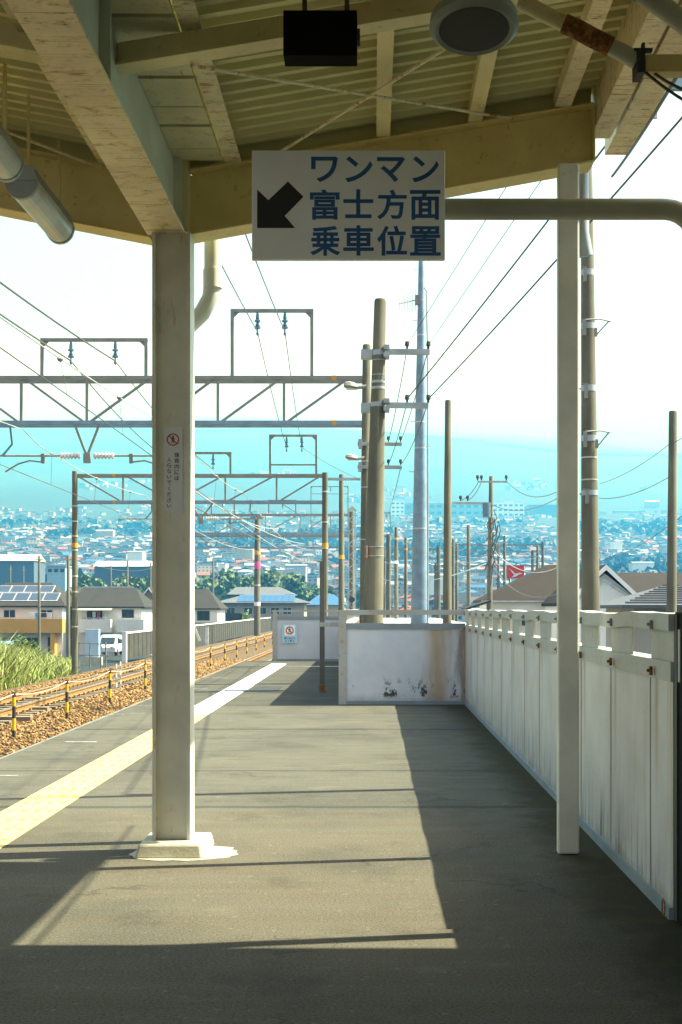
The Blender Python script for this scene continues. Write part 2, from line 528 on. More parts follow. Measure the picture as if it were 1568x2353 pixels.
def ring(mb, cx, cz, r0, r1, Y, mi=0, n=32):
    vs = []; fs = []
    for i in range(n):
        a = 2*math.pi*i/n
        vs += [(cx+r0*math.cos(a), Y, cz+r0*math.sin(a)), (cx+r1*math.cos(a), Y, cz+r1*math.sin(a))]
    for i in range(n):
        j = (i+1) % n
        fs.append((2*i, 2*i+1, 2*j+1, 2*j))
    mb.add(vs, fs, mi)
def walker(mb, cx, cz, h, Y, mi=0):
    """small walking-figure pictogram"""
    n = 12
    mb.add([(cx+.02*h+.11*h*math.cos(2*math.pi*i/n), Y, cz+.38*h+.11*h*math.sin(2*math.pi*i/n)) for i in range(n)], [tuple(range(n))], mi)
    def q(x0,z0,x1,z1,w_):
        d = Vector((x1-x0, 0, z1-z0)).normalized(); nrm = Vector((d.z,0,-d.x))*w_/2*h
        a = Vector((cx+x0*h, Y, cz+z0*h)); b = Vector((cx+x1*h, Y, cz+z1*h))
        mb.add([a-nrm, b-nrm, b+nrm, a+nrm], [(0,1,2,3)], mi)
    q(.0,.27,-.02,-.08,.22); q(-.02,-.05,.16,-.46,.10); q(-.04,-.05,-.2,-.44,.10)
    q(.04,.22,.22,.0,.08); q(-.04,.22,-.22,.02,.08)

# ================================================================ SETTING
# ---- terrain
YP = [-200, 60, 140, 250, 400, 600, 900, 1300, 1800, 2500, 4000, 6000, 9000]
ZP = [-4.2, -4.2, -4.2, -4.6, -3.6, 2.5, 22, 57, 111, 200, 439, 788, 1325]
def sm(a, b, x):
    t = max(0, min(1, (x-a)/(b-a))); return t*t*(3-2*t)
def ground_z(x, y):
    z = float(np.interp(y, YP, ZP))
    if y < 260:
        left = -1.35 - .02*max(0, y-30)
        left = max(left, -4.0)
        k = 1 - sm(-10, 0, x)
        k *= 1 - sm(140, 250, y)
        z = z*(1-k) + left*k
    if y > 1500:
        px = VPX + F*x/y
        z *= 1 - .16*sm(500, 1700, px)*sm(1500, 5000, y)
        z += sm(1500, 4000, y)*22*math.sin(x*.0031+1.3)*math.sin(y*.0021)
    return z
def terrain(name, ys):
    V = []; Fq = []; nx = 61
    for y in ys:
        half = 260 + .75*max(0, y)
        for i in range(nx):
            u = (i/(nx-1))*2-1
            x = half*(abs(u)**1.5)*(1 if u > 0 else -1)
            V.append((x, y, ground_z(x, y)))
    for j in range(len(ys)-1):
        for i in range(nx-1):
            a = j*nx+i
            Fq.append((a, a+1, a+nx+1, a+nx))
    tag(np_mesh(name, np.array(V), np.array(Fq), [M['hill']], smooth=True), kind='structure')
terrain('hillside_ground', list(np.linspace(-200, 250, 31)) + list(np.geomspace(270, 6990, 68)))
terrain('mountain_slope', list(np.linspace(7010, 9000, 14)))

# ---- track bed
mb = MB()
mb.prism([(-14.5,-3.2),(-11.6,-1.07),(.8,-1.07),(4.5,-4.6)], 'y', -30, 330)
tag(mb.build('track_bed', M['ballast']), kind='structure')

# ---- platform
mb = MB()
EDGE = [(-4.0,-14),(-3.71,13),(-3.60,37.2)]
mb.prism([EDGE[0],EDGE[1],EDGE[2],(-.45,37.2),(-.45,20.45),(1.5,20.45),(1.5,-14)], 'z', -1.06, 0)
pl = mb.build('platform', M['asphalt'])
tag(pl, kind='structure')

# tactile paving
def strip(name, y0, y1, mat, label):
    mb = MB()
    xl, xr = -2.735, -2.325
    mb.box(xl, xr, y0, y1, .0, .004)
    n = int((y1-y0)/.40)
    for k in range(n):
        a = y0 + k*.40 + .03
        for i in range(4):
            cx = xl + .06 + i*(xr-xl-.12)/3
            mb.box(cx-.017, cx+.017, a, a+.34, .004, .010)
    o = mb.build(name, mat)
    return tag(o, label, 'tactile paving')
strip('tactile_paving', 4.0, 18.4, M['tactile'], 'yellow ribbed tactile paving strip along the near platform edge')
strip('tactile_paving', 18.4, 35.2, M['white_line'], 'white tactile strip farther along the platform edge')
# painted marks
mb = MB(); mb.box(-2.32, -.55, 33.6, 33.78, .0, .004)
tag(mb.build('painted_line', M['white_line']), 'thin white painted line across the platform before the far wall', 'painted line')
mb = MB()
for (xd, yd, l) in ((330,1622,.35),(300,1640,.5),(265,1643,.3),(12,1783,.28),(470,1590,.3),(395,1603,.22)):
    yy = EYE*F/(yd-VPY); xx = PX(xd, yy)
    mb.box(xx-l*.4, xx+l*.4, yy-.018, yy+.018, .0, .004)
for yy in (14.6, 24.4, 28.0): mb.box(-3.45, -3.1, yy, yy+.06, 0, .004)
tag(mb.build('edge_marks', flat('worn_white_paint', (.30,.29,.26), .8, var=.4, scale=20)), 'short worn white dashes painted beside the platform edge', 'painted marks', kind='stuff')
mb = MB(); mb.box(-2.70, -2.28, 23.6, 25.0, .0105, .016)
tag(mb.build('cover_plate', M['galv']), 'grey metal cover plate set across the white tactile strip', 'cover plate')
mb = MB(); mb.box(-2.25, -1.72, 23.6, 25.0, .0, .005)
tag(mb.build('asphalt_patch', flat('dark_tar', (.02,.02,.02), .8)), 'dark rectangular asphalt patch beside the grey cover plate', 'asphalt patch')
# mortar smear round the column plinth
mb = MB()
rnd = random.Random(4)
pts = []
for k in range(30):
    a = 2*math.pi*k/30
    rx, ry = .25, .27
    if math.cos(a) > .3: rx = .40
    pts.append((-1.22+rx*math.cos(a)*(1+rnd.uniform(-.1,.1)), 8.0+ry*math.sin(a)*(1+rnd.uniform(-.1,.1))))
mb.prism(pts, 'z', .0, .004)
tag(mb.build('mortar_patch', M['pale_conc']), 'pale mortar smeared on the asphalt round the column plinth', 'mortar patch')

# ---- railway tracks
def track(xc, label, y0, y1):
    root = thing('railway_track', label, 'railway track', (xc, y0, -1.07))
    for s in (-1, 1):
        mb = MB(); x = xc + s*.5665
        zb = -.98
        mb.prism([(x-.06,zb),(x+.06,zb),(x+.06,zb+.012),(x+.012,zb+.03),(x+.012,zb+.11),(x+.033,zb+.12),(x+.033,zb+.148),(x-.033,zb+.148),(x-.033,zb+.12),(x-.012,zb+.11),(x-.012,zb+.03),(x-.06,zb+.012)], 'y', y0, y1, 0)
        mb.box(x-.034, x+.034, y0, y1, zb+.1482, zb+.153, 1)
        mb.build('rail', [M['rail'], M['railtop']], root)
    mb = MB(); mc = MB()
    k = y0
    while k < min(y1, 190):
        mb.box(xc-1.0, xc+1.0, k-.11, k+.11, -1.15, -1.0)
        for s in (-1, 1):
            for q in (-1, 1):
                x = xc + s*.5665 + q*.085
                mc.box(x-.03, x+.03, k-.05, k+.05, -1.0, -.945)
        k += .60
    tag(mb.build('sleepers', M['sleeper'], root), kind='stuff')
    tag(mc.build('rail_clips', M['rail'], root), kind='stuff')
track(-5.2, 'nearer rusty railway track beside the platform end', 8, 320)
track(-9.05, 'farther rusty railway track beyond the yellow and black posts', 8, 320)

# ballast stones
def stones():
    rs = np.random.RandomState(2)
    base = np.array([(1,0,0),(-1,0,0),(0,1,0),(0,-1,0),(0,0,1),(0,0,-1)], float)
    fb = np.array([(0,2,4),(2,1,4),(1,3,4),(3,0,4),(2,0,5),(1,2,5),(3,1,5),(0,3,5)])
    n1 = 42000
    y = 14 + (rs.rand(n1)**1.4)*52
    x = -11.2 + rs.rand(n1)*7.2
    keep = np.ones(n1, bool)
    for xc in (-5.2, -9.05):
        for s in (-1, 1):
            keep &= np.abs(x-(xc+s*.5665)) > .10
    keep &= ~((y < 37) & (x > -4.3))
    x = x[keep]; y = y[keep]; n = len(x)
    sc_ = (.020 + .024*rs.rand(n))*(1+.012*(y-14))
    A = rs.normal(size=(n,3,3)); Q, _ = np.linalg.qr(A)
    S = sc_[:,None,None]*(.6+.8*rs.rand(n,6,1))
    Vv = (base[None]*S) @ Q
    Vv[:,:,2] *= .8
    Vv += np.stack([x, y, -1.065+.02*rs.rand(n)], 1)[:,None,:]
    Fv = fb[None] + (np.arange(n)*6)[:,None,None]
    mi = np.repeat(rs.randint(0,4,n), 8)
    o = np_mesh('ballast_stones', Vv.reshape(-1,3), Fv.reshape(-1,3), STONES, mi)
    tag(o, 'loose ochre ballast stones spread between the two tracks', 'ballast', kind='stuff')
stones()

# ================================================================ CANOPY
can = thing('platform_canopy', 'cream steel butterfly canopy with rust flecks over the platform', 'canopy', (0, 8.15, 0))
# columns
c1 = MB()
c1.box(-1.348,-1.327, 7.97,8.16, .085,3.80).box(-1.136,-1.115, 7.97,8.16, .085,3.80)
c1.box(-1.327,-1.136, 8.01,8.026, .085,3.80)
col1 = c1.build('column', M['cream_col'], can, bevel=.002)
pb = MB()
pb.add([(-1.425,7.80,0),(-1.02,7.80,0),(-1.0,8.28,0),(-1.43,8.28,0),(-1.405,7.822,.084),(-1.035,7.822,.084),(-1.02,8.26,.084),(-1.41,8.26,.084)],
       [(0,3,2,1),(4,5,6,7),(0,1,5,4),(1,2,6,5),(2,3,7,6),(3,0,4,7)])
pb.build('plinth', M['pale_conc'], col1, bevel=.012)
c2 = MB(); c2.box(1.127,1.257, 7.935,8.005, .004,4.21)
c2.build('column', M['grey_col'], can, bevel=.012)
# end beam (tapered web + flanges)
zb_r = lambda x: 3.81 + (x+1.15)*.181
zt_r = lambda x: 4.19 + (x+1.15)*.166
zb_l = lambda x: 3.80 + (-1.38-x)*.195
zt_l = lambda x: 4.19 + (-1.45-x)*.19
mb = MB()
mb.prism([(-1.14,zb_r(-1.14)),(1.36,zb_r(1.36)),(1.36,zt_r(1.36)),(-1.14,zt_r(-1.14))], 'y', 8.12, 8.15)
mb.prism([(-1.37,zb_l(-1.37)),(-1.37,zt_l(-1.45)),(-3.9,zt_l(-3.9)),(-3.9,zb_l(-3.9))], 'y', 8.12, 8.15)
for xa, xb, fn, t_ in ((-1.125,1.36,zb_r,-.014),(-1.125,1.36,zt_r,.0),(-3.9,-1.375,zb_l,-.014),(-3.9,-1.375,zt_l,.0)):
    mb.prism([(xa,fn(xa)+t_),(xb,fn(xb)+t_),(xb,fn(xb)+t_+.013),(xa,fn(xa)+t_+.013)], 'y', 8.035, 8.235)
mb.box(1.36,1.372, 8.035,8.235, zb_r(1.36),zt_r(1.36))
mb.build('end_beam', M['beam'], can, bevel=.002)
# gusset block above the column
mb = MB(); mb.box(-1.365,-1.135, 8.02,8.26, 3.815,4.30)
mb.build('beam_joint', M['cream'], can)
# longitudinal girder
mb = MB(); mb.box(-1.387,-1.150, -6,8.03, 3.797,3.813)
mb.build('girder_flange', M['cream_rusty'], can, bevel=.002)
mb = MB(); mb.box(-1.29,-1.215, -6,8.03, 3.813,4.285)
for y in (1.2, 3.5, 5.8, 7.95): mb.box(-1.215,-1.165, y,y+.012, 3.814,4.27)
mb.build('girder_web', M['pale_web'], can)
# valley boards
mb = MB(); y = -6
i = 0
while y < 8.0:
    l = (.33,.40,.28,.37)[i % 4]; i += 1
    mb.box(-1.213,-.925, y+.014, min(y+l, 8.03)-.014, 4.245+(i%2)*.006, 4.275)
    y += l
mb.build('valley_boards', M['board'], can)
# purlins
pm = {True: M['cream_rusty'], False: M['cream']}
for x, wd, rusty in ((-.86,.10,True),(.065,.085,False),(.63,.085,False),(1.17,.10,True)):
    z = zt_r(x)+.013
    mb = MB(); mb.box(x-wd/2, x+wd/2, -6, 8.2, z, z+.012).box(x-wd/2, x-wd/2+.01, -6, 8.2, z+.012, z+.10)
    mb.build('purlin', pm[rusty], can)
for x, wd, rusty in ((-1.64,.09,True),(-2.5,.085,False),(-3.3,.085,False)):
    z = zt_l(x)+.013
    mb = MB(); mb.box(x-wd/2, x+wd/2, -6, 8.2, z, z+.012).box(x+wd/2-.01, x+wd/2, -6, 8.2, z+.012, z+.10)
    mb.build('purlin', pm[rusty], can)
# rafter nearer the camera
mb = MB()
rb = lambda x: 4.07 + (x+1.2)*.166
mb.prism([(-1.213,rb(-1.213)),(1.36,rb(1.36)),(1.36,rb(1.36)+.12),(-1.213,rb(-1.213)+.12)], 'y', 6.2, 6.23)
mb.prism([(-1.213,rb(-1.213)-.012),(1.36,rb(1.36)-.012),(1.36,rb(1.36)),(-1.213,rb(-1.213))], 'y', 6.14, 6.26)
mb.prism([(-1.295,4.08),(-1.295,4.2),(-3.9,4.68),(-3.9,4.56)], 'y', 6.2, 6.23)
mb.prism([(-1.295,4.068),(-1.295,4.08),(-3.9,4.56),(-3.9,4.548)], 'y', 6.14, 6.26)
mb.build('rafter', M['cream'], can)
# corrugated roof sheets
def corr(x0, z0, x1, z1, y0, y1, pitch=.135, depth=.032):
    prof = []
    y = y0
    while y < y1:
        for (dy, dz) in ((0,0),(.30,0),(.42,1),(.88,1)):
            prof.append((y+dy*pitch, dz*depth))
        y += pitch
    n = len(prof)
    V = []
    for (y, dz) in prof: V.append((x0, y, z0+dz)); V.append((x1, y, z1+dz))
    Fs = [(2*i, 2*i+1, 2*i+3, 2*i+2) for i in range(n-1)]
    V2 = [(v[0], v[1], v[2]+.004) for v in V]
    mb = MB(); mb.add(V, Fs); mb.add(V2, [f[::-1] for f in Fs])
    return mb
zr = lambda x: zt_r(x)+.115
corr(-1.0, zr(-1.0), 1.66, zr(1.66), -6, 8.22).build('roof_sheet', M['roof_sheet'], can)
zl = lambda x: zt_l(x)+.115
corr(-4.1, zl(-4.1), -1.42, zl(-1.42), -6, 8.22).build('roof_sheet', M['roof_sheet'], can)
# valley gutter closing the two sheets
mb = MB(); mb.box(-1.45,-.95, -6,8.2, 4.292,4.31)
mb.build('valley_gutter', M['cream'], can)
# closure plates between the end beam and the sheets
mb = MB()
mb.prism([(-1.14,zt_r(-1.14)+.014),(1.36,zt_r(1.36)+.014),(1.36,zr(1.36)+.03),(-1.14,zr(-1.14)+.03)], 'y', 8.13, 8.14)
mb.prism([(-1.37,zt_l(-1.45)+.014),(-1.37,zl(-1.37)+.05),(-3.9,zl(-3.9)+.03),(-3.9,zt_l(-3.9)+.014)], 'y', 8.13, 8.14)
mb.build('closure_plate', M['roof_sheet'], can)
# braces
def rod(a, b, r=.009, mat='cream_rusty'):
    mb = MB(); mb.tube([a, b], r, 6); mb.build('brace_rod', M[mat], can)
rod((-.87,6.25,4.10), (.86,8.05,4.52)); rod((-.66,8.05,4.26), (.60,6.25,4.34))
rod((-1.75,6.25,4.17), (-3.4,8.05,4.52)); rod((-3.6,6.25,4.5), (-1.66,8.05,4.21))
rod((-.87,4.4,4.10), (.86,6.15,4.42)); rod((-1.75,4.4,4.17), (-3.4,6.15,4.5))
# outer edge channel + box gutter
mb = MB(); mb.box(1.375,1.385, -6,8.25, 4.47,4.80).box(1.385,1.50, -6,8.25, 4.47,4.482).box(1.49,1.50, -6,8.25, 4.482,4.60)
mb.build('edge_channel', M['cream_rusty'], can)
mb = MB(); mb.box(1.535,1.70, -6,8.62, 4.50,4.51).box(1.69,1.70, -6,8.62, 4.51,4.72).box(1.535,1.545, -6,8.62, 4.51,4.66)
mb.box(1.535,1.70, 8.62,8.635, 4.50,4.73)
mb.build('gutter', M['cream_rusty'], can)
mb = MB(); mb.box(1.70,1.80, 8.25,8.27, 4.60,4.78)
mb.build('gutter_end_plate', M['galv'], can)
# downpipes
mb = MB()
mb.tube([(-1.03,8.40,4.2),(-1.03,8.40,3.62),(-1.045,8.40,3.50),(-1.10,8.40,3.40),(-1.22,8.40,3.28),(-1.25,8.40,3.1),(-1.25,8.40,.1)], .055, 14)
mb.tube([(-1.03,8.40,3.68),(-1.03,8.40,3.56)], .062, 14)
mb.build('downpipe', M['grey_col'], can)
mb = MB(); mb.tube([(1.33,8.32,4.44),(1.33,8.32,3.9),(1.36,8.34,3.75)], .05, 12)
mb.build('downpipe', M['galv'], can)
# warning sticker on the column web
st = thing('warning_sticker', 'narrow vertical grey warning sticker on the left canopy column', 'sticker', P(398,1080,8.008))
mb = MB(); a = P(377,981,8.009); b = P(420,1180,8.009)
mb.box(a.x,b.x, 8.006,8.0095, b.z,a.z); mb.build('film', M['sticker'], st)
mb = MB(); c = P(397.5,1010,8.004); ring(mb, c.x, c.z, .031, .038, 8.0045)
mb.bar((c.x-.023,8.0045,c.z+.023),(c.x+.023,8.0045,c.z-.023), .0008, .006, up=(1,0,1)); mb.build('red_ring', M['sign_red'], st)
mb = MB(); walker(mb, c.x, c.z, .05, 8.0052); mb.build('pictogram', M['ink'], st)
mb = MB()
for i, ch in enumerate('線路内には'):
    q = P(406.5, 1045+i*13.3, 8.005); put_text(mb, ch, q.x, q.z, .028, .028, 8.005, .012)
mb.build('lettering', M['ink'], st)
mb = MB()
for i, ch in enumerate('入らないでください'):
    q = P(389, 1056+i*13.3, 8.005)
    if ch == 'い': put_text(mb, ch, q.x, q.z, .026, .022, 8.005, .012)
    elif ch == 'く': put_text(mb, ch, q.x, q.z, .016, .028, 8.005, .012)
    else: put_text(mb, ch, q.x, q.z, .026, .028, 8.005, .012)
mb.build('lettering', M['ink'], st)

# ---- fluorescent lamps
def lamp(y0, y1, label):
    z = 3.835; x = -1.92
    o = thing('fluorescent_lamp', label, 'lamp', (x, y0, z), 'tube lamps under the left wing of the canopy')
    mb = MB()
    poly = []
    for k in range(13):
        a = math.pi + math.pi*k/12
        poly.append((x+.085*math.cos(a), z+.095*math.sin(a)))
    mb.prism(poly, 'y', y0+.03, y1-.03); mb.build('diffuser', M['lampglass'], o)
    mb = MB(); mb.prism([(x-.09,z+.002),(x+.09,z+.002),(x+.06,z+.085),(x-.06,z+.085)], 'y', y0, y1)
    for ya in (y0, y1-.03):
        poly2 = [(x+(p[0]-x)*1.06, z+(p[1]-z)*1.06) for p in poly]
        mb.prism(poly2, 'y', ya, ya+.03)
    mb.build('housing', M['galv'], o)
    for ya in (y0+.15, y1-.05):
        mb = MB(); mb.box(x-.008,x+.008, ya,ya+.02, z+.085,4.36)
        mb.build('hanger', M['beam'], o)
    return o
lamp(7.12, 8.02, 'white tube lamp whose far end hangs in front of the end beam')
lamp(5.7, 6.85, 'white tube lamp cut off by the left picture edge')

# ---- black display box
bx = thing('display_box', 'black box hanging under the canopy left of the round speaker', 'display box', P(735,75,5.5))
mb = MB(); a = P(651,22,5.5); b = P(821,126,5.5)
mb.box(a.x,b.x, 5.5,5.62, b.z,a.z); mb.build('case', M['black'], bx, bevel=.004)
mb = MB(); mb.box(b.x,b.x+.012, 5.53,5.59, (a.z+b.z)/2-.02,(a.z+b.z)/2+.03); mb.build('knob', M['dark_grey'], bx)
for x_, z_ in ((-.3,4.25),(-.12,4.28)):
    mb = MB(); mb.box(x_,x_+.02, 5.55,5.57, a.z,z_); mb.build('bracket', M['dark_grey'], bx)

# ---- speaker
spc = P(1090,66,5.4)
sp = thing('loudspeaker', 'round grey ceiling loudspeaker hanging under the canopy', 'loudspeaker', spc)
def disc_stack(prof, n, cen, tilt, mb, mi=0):
    Mx = Matrix.Rotation(tilt, 3, 'X')
    vs = []; fs = []
    for (r, h) in prof:
        for k in range(n):
            a = 2*math.pi*k/n
            vs.append(Vector(cen) + Mx @ Vector((r*math.cos(a), r*math.sin(a), h)))
    for i in range(len(prof)-1):
        for k in range(n):
            fs.append((i*n+k, i*n+(k+1)%n, (i+1)*n+(k+1)%n, (i+1)*n+k))
    mb.add(vs, fs, mi, True)
mb = MB(); disc_stack([(.145,-.002),(.162,-.012),(.185,.008),(.180,.05),(.12,.10),(.05,.115),(.001,.115)], 40, spc, R(-12), mb); mb.build('rim', M['rim'], sp)
mb = MB(); disc_stack([(.001,-.016),(.09,-.014),(.145,-.004)], 40, spc, R(-12), mb); mb.build('grille', M['dark_grey'], sp)
mb = MB(); mb.cyl(spc.x, spc.y+.02, spc.z+.08, 4.42, .015); mb.build('hanger', M['galv'], sp)

# ---- rusty pipe with bracket at upper right
rp = thing('rusty_pipe', 'bent painted pipe with a rusted middle at the upper right under the canopy', 'pipe', P(1330,70,5.6))
pp = [P(1192,2,5.6), P(1215,12,5.6), P(1262,36,5.6), P(1300,55,5.6)]
mb = MB(); mb.tube(pp, .034, 12); mb.build('upper_run', M['cream'], rp)
mb = MB(); mb.tube([P(1296,53,5.6), P(1325,66,5.6), P(1362,86,5.6), P(1405,107,5.6)], .041, 12); mb.build('rusted_bend', M['rust'], rp)
mb = MB(); mb.tube([P(1402,105,5.6), P(1435,122,5.6), P(1464,140,5.6)], .036, 12); mb.build('lower_run', M['pipe_paint'], rp)
mb = MB(); a = P(1462,118,5.58); b = P(1480,172,5.58)
mb.box(a.x,b.x, 5.55,5.66, b.z,a.z).box(a.x-.01,a.x+.07, 5.57,5.6, a.z,a.z+.012).box(a.x+.025,a.x+.037,5.57,5.6,a.z,a.z+.035); mb.build('clamp', M['postblack'], rp)
mb = MB(); a = P(1481,131,5.6); b = P(1640,170,5.6)
mb.box(a.x,b.x, 5.57,5.64, b.z,a.z); mb.build('square_arm', M['beam'], rp)
mb = MB(); mb.tube([P(1470,-20,4.9), P(1530,20,4.95), P(1600,75,5.0)], .04, 10)
tag(mb.build('conduit', M['pipe_paint']), 'grey conduit crossing the top right corner under the canopy', 'conduit')
def wire(pts, r, mat, label, group=None, cat='wire', name='overhead_wire', n=5):
    mb = MB(); mb.tube(pts, r, n); o = mb.build(name, M[mat] if isinstance(mat, str) else mat)
    return tag(o, label, cat, group)
def sagpts(a, b, sag, n=14):
    a = Vector(a); b = Vector(b)
    return [a.lerp(b, k/n) - Vector((0,0,4*sag*(k/n)*(1-k/n))) for k in range(n+1)]
wire(sagpts(P(1478,160,5.6), P(1600,245,5.3), .01, 6), .007, 'postblack', 'black cable leaving the square arm at the upper right', cat='cable', name='cable')
wire(sagpts(P(1505,168,5.6), P(1600,215,5.3), .01, 6), .007, 'postblack', 'short black cable right of the first one near the square arm', cat='cable', name='cable')

# ---- hanging direction sign on a bent pipe
SY = 6.1
sg = thing('direction_sign', 'white boarding sign with black arrow and blue Japanese lettering', 'sign', P(801,470,SY))
a = P(579,345,SY); b = P(1023,596,SY)
mb = MB(); mb.box(a.x,b.x, SY,SY+.03, b.z,a.z); mb.build('board', M['sign_white'], sg, bevel=.003)
def sq(u, v):   # crop pixel of the sign (1568x933 zoom of 980..1820, 560..1060) -> layout
    return ((980+u*840/1568)/1.7411, (560+v*500/933)/1.7411)
mb = MB()
arrow = [(92,368),(176,448),(322,308),(438,422),(298,566),(376,656),(92,656)]
mb.add([P(*sq(*q), SY-.0015) for q in arrow], [tuple(range(7))])
mb.build('arrow', M['sign_black'], sg)
mb = MB()
glyphs = [('ワ',494,122,696,312),('ン',750,120,954,314),('マ',988,124,1198,314),('ン',1250,120,1450,314),
          ('富',486,368,708,594),('士',736,366,960,582),('方',988,368,1210,592),('面',1234,372,1462,594),
          ('乗',488,640,714,864),('車',736,636,964,862),('位',988,638,1212,862),('置',1234,642,1464,862)]
for ch, u0, v0, u1, v1 in glyphs:
    p0 = P(*sq(u0,v0), SY-.0015); p1 = P(*sq(u1,v1), SY-.0015)
    put_text(mb, ch, (p0.x+p1.x)/2, (p0.z+p1.z)/2, p1.x-p0.x, p0.z-p1.z, SY-.0015, .022)
mb.build('lettering', M['sign_blue'], sg)
mb = MB(); pz = PZ(480.5, 6.18); r = .0495
cx = 1.46
arc = [(PX(700,6.18),6.18,pz), (cx-.08,6.18,pz)] + [(cx-.08+.16*math.sin(t), 6.18, pz-.16+.16*math.cos(t)) for t in (R(15),R(30),R(45),R(60),R(75),R(90))] + [(cx+.08,6.18,1.0),(cx+.08,6.18,-3.5)]
mb.tube(arc, r, 16); mb.build('support_pipe', M['pipe_paint'], sg)

# ================================================================ FENCE AND WALLS
WX = 1.445
fw = thing('platform_fence', 'long white panel fence with grey rails along the right platform edge', 'fence', (WX, 6.45, 0))
Y0, Y1 = 6.28, 20.42
mb = MB(); mb.box(WX,WX+.03, Y0,Y1, .055,1.15)
posts = [6.79+1.125*k for k in range(-0, 13)]
mb.build('panel', M['panel'], fw)
for p in posts:
    mb = MB(); mb.box(WX-.004, WX-.0005, p-.010, p+.010, .06, 1.14)
    mb.build('panel_seam', M['rail_grey'], fw)
for p in posts:
    mb = MB(); mb.box(WX+.004,WX+.011, p-.63,p+.0, 1.15,1.40); mb.box(WX+.012,WX+.10, p-.01,p+.0, 1.243,1.391)
    mb.build('post', M['rail_grey'], fw)
mb = MB()
n = 60
for (z0, z1, xo) in ((1.392,1.475,-.022),(1.145,1.242,-.012)):
    vs = []; fs = []
    for k in range(n+1):
        y = Y0+(Y1-Y0)*k/n
        wv = .006*math.sin(y*2.9)+.004*math.sin(y*7.1) if z0 > 1.3 else 0
        for dx, dz in ((0,z0),(0,z1),(.125,z1),(.125,z0)): vs.append((WX+xo+dx, y, dz+wv))
    for k in range(n):
        for j in range(4): fs.append((k*4+j, k*4+(j+1)%4, k*4+4+(j+1)%4, k*4+4+j))
    fs += [(0,1,2,3),(n*4+3,n*4+2,n*4+1,n*4)]
    mb = MB(); mb.add(vs, fs); mb.build('rail', M['rail_grey'], fw)
for p in posts:
    for z in (1.42, 1.185):
        mb = MB(); mb.box(WX-.036,WX-.022, p-.16,p-.13, z-.025,z+.02); mb.tube([(WX-.05,p-.145,z),(WX-.03,p-.145,z)], .009, 6)
        mb.build('bolt', M['rust'] if z < 1.3 else M['galv_dark'], fw)
mb = MB(); mb.box(WX-.02,WX+.02, Y0,Y1, .0,.058); mb.build('base_trim', M['trim'], fw)
# dark panel at the near end
mb = MB(); mb.box(WX+.008,WX+.10, 4.6,6.279, .004,1.482)
dkp = thing('dark_screen', 'dark panel screen closing the near end of the white fence', 'screen', (WX, 5.5, 0))
mb.build('panel', flat('dark_green_panel', (.010,.014,.012), .8, spec=.1), dkp, bevel=.006)
mb = MB(); mb.box(WX-.0,WX+.0075, 6.20,6.262, .01,1.47); mb.build('edge_strip', M['postblack'], dkp)
# cable loop at fence foot
pts = [(1.41+.0*k, 6.33+.03*math.sin(2*math.pi*k/12), .05+.04*math.cos(2*math.pi*k/12)) for k in range(13)]
wire(pts, .004, 'rust', 'small rusty ring hanging at the foot of the near fence end', cat='ring', name='iron_ring')

def wall(name, label, x0, x1, Y, ztop, panel, posts_x, sign=False):
    o = thing(name, label, 'wall', ((x0+x1)/2, Y, 0))
    mb = MB(); mb.box(x0,x1, Y,Y+.03, .06,1.17); mb.build('panel', M[panel], o)
    mb = MB(); mb.box(x0-.02,x1, Y-.022,Y+.04, 1.40,ztop); mb.build('rail', M['rail_grey'], o)
    mb = MB(); mb.box(x0-.02,x1, Y-.015,Y+.035, 1.172,1.27); mb.build('rail', M['trim'], o)
    mb = MB(); mb.box(x0-.02,x1, Y-.02,Y+.03, .004,.058); mb.build('base_trim', M['trim'], o)
    for px in posts_x:
        mb = MB(); mb.box(px-.06,px+.06, Y-.026,Y-.0225, .004,1.402); mb.box(px-.06,px-.05, Y-.022,Y+.1, .01,1.39)
        mb.build('post', M['rail_grey'], o)
    return o
w1 = wall('platform_wall', 'low white wall with peeling stains across the platform beside the fence corner', -.50, 1.44, 20.3, 1.475, 'end_panel', [-.47])
w2 = wall('platform_wall', 'far white wall with a small blue sign at the platform end', -2.85, -.50, 37.1, 1.45, 'plain_panel', [-2.78])
# side wall joining both
o = thing('platform_wall', 'side wall running away behind the stained wall to the platform end', 'wall', (-.48, 28, 0))
mb = MB(); mb.box(-.515,-.485, 20.36,37.05, .06,1.17); mb.build('panel', M['panel'], o)
mb = MB(); mb.box(-.53,-.41, 20.36,37.05, 1.40,1.47).box(-.525,-.40, 20.36,37.05, 1.172,1.25); mb.build('rail', M['rail_grey'], o)
for k in range(14):
    mb = MB(); mb.box(-.51,-.50, 20.6+1.2*k, 21.1+1.2*k, 1.25,1.40); mb.build('post', M['rail_grey'], o)
# small no-entry sign on far wall
ns = thing('no_entry_sign', 'small pale blue no entry sign on the far platform wall', 'sign', P(665,1455,37.05))
a = P(649,1434,37.05); b = P(684,1478,37.05)
mb = MB(); mb.box(a.x,b.x, 37.05,37.06, b.z,a.z); mb.build('plate', flat('pale_blue_plate', (.42,.62,.78), .5, var=.05), ns)
c = P(666,1449,37.04)
mb = MB(); mb.box(c.x-.15,c.x+.15, 37.046,37.0475, c.z-.15,c.z+.15); mb.build('white_field', M['sign_white'], ns)
mb = MB(); ring(mb, c.x, c.z, .085, .115, 37.044); mb.bar((c.x-.07,37.044,c.z+.07),(c.x+.07,37.044,c.z-.07), .001, .022, up=(1,0,1)); mb.build('red_ring', M['sign_red'], ns)
mb = MB(); walker(mb, c.x, c.z, .16, 37.0452); mb.build('pictogram', M['sign_black'], ns)
mb = MB()
for k, ch in enumerate('関係者以外'): put_text(mb, ch, c.x-.13+.065*k, PZ(1467,37.04), .055, .06, 37.045, .01)
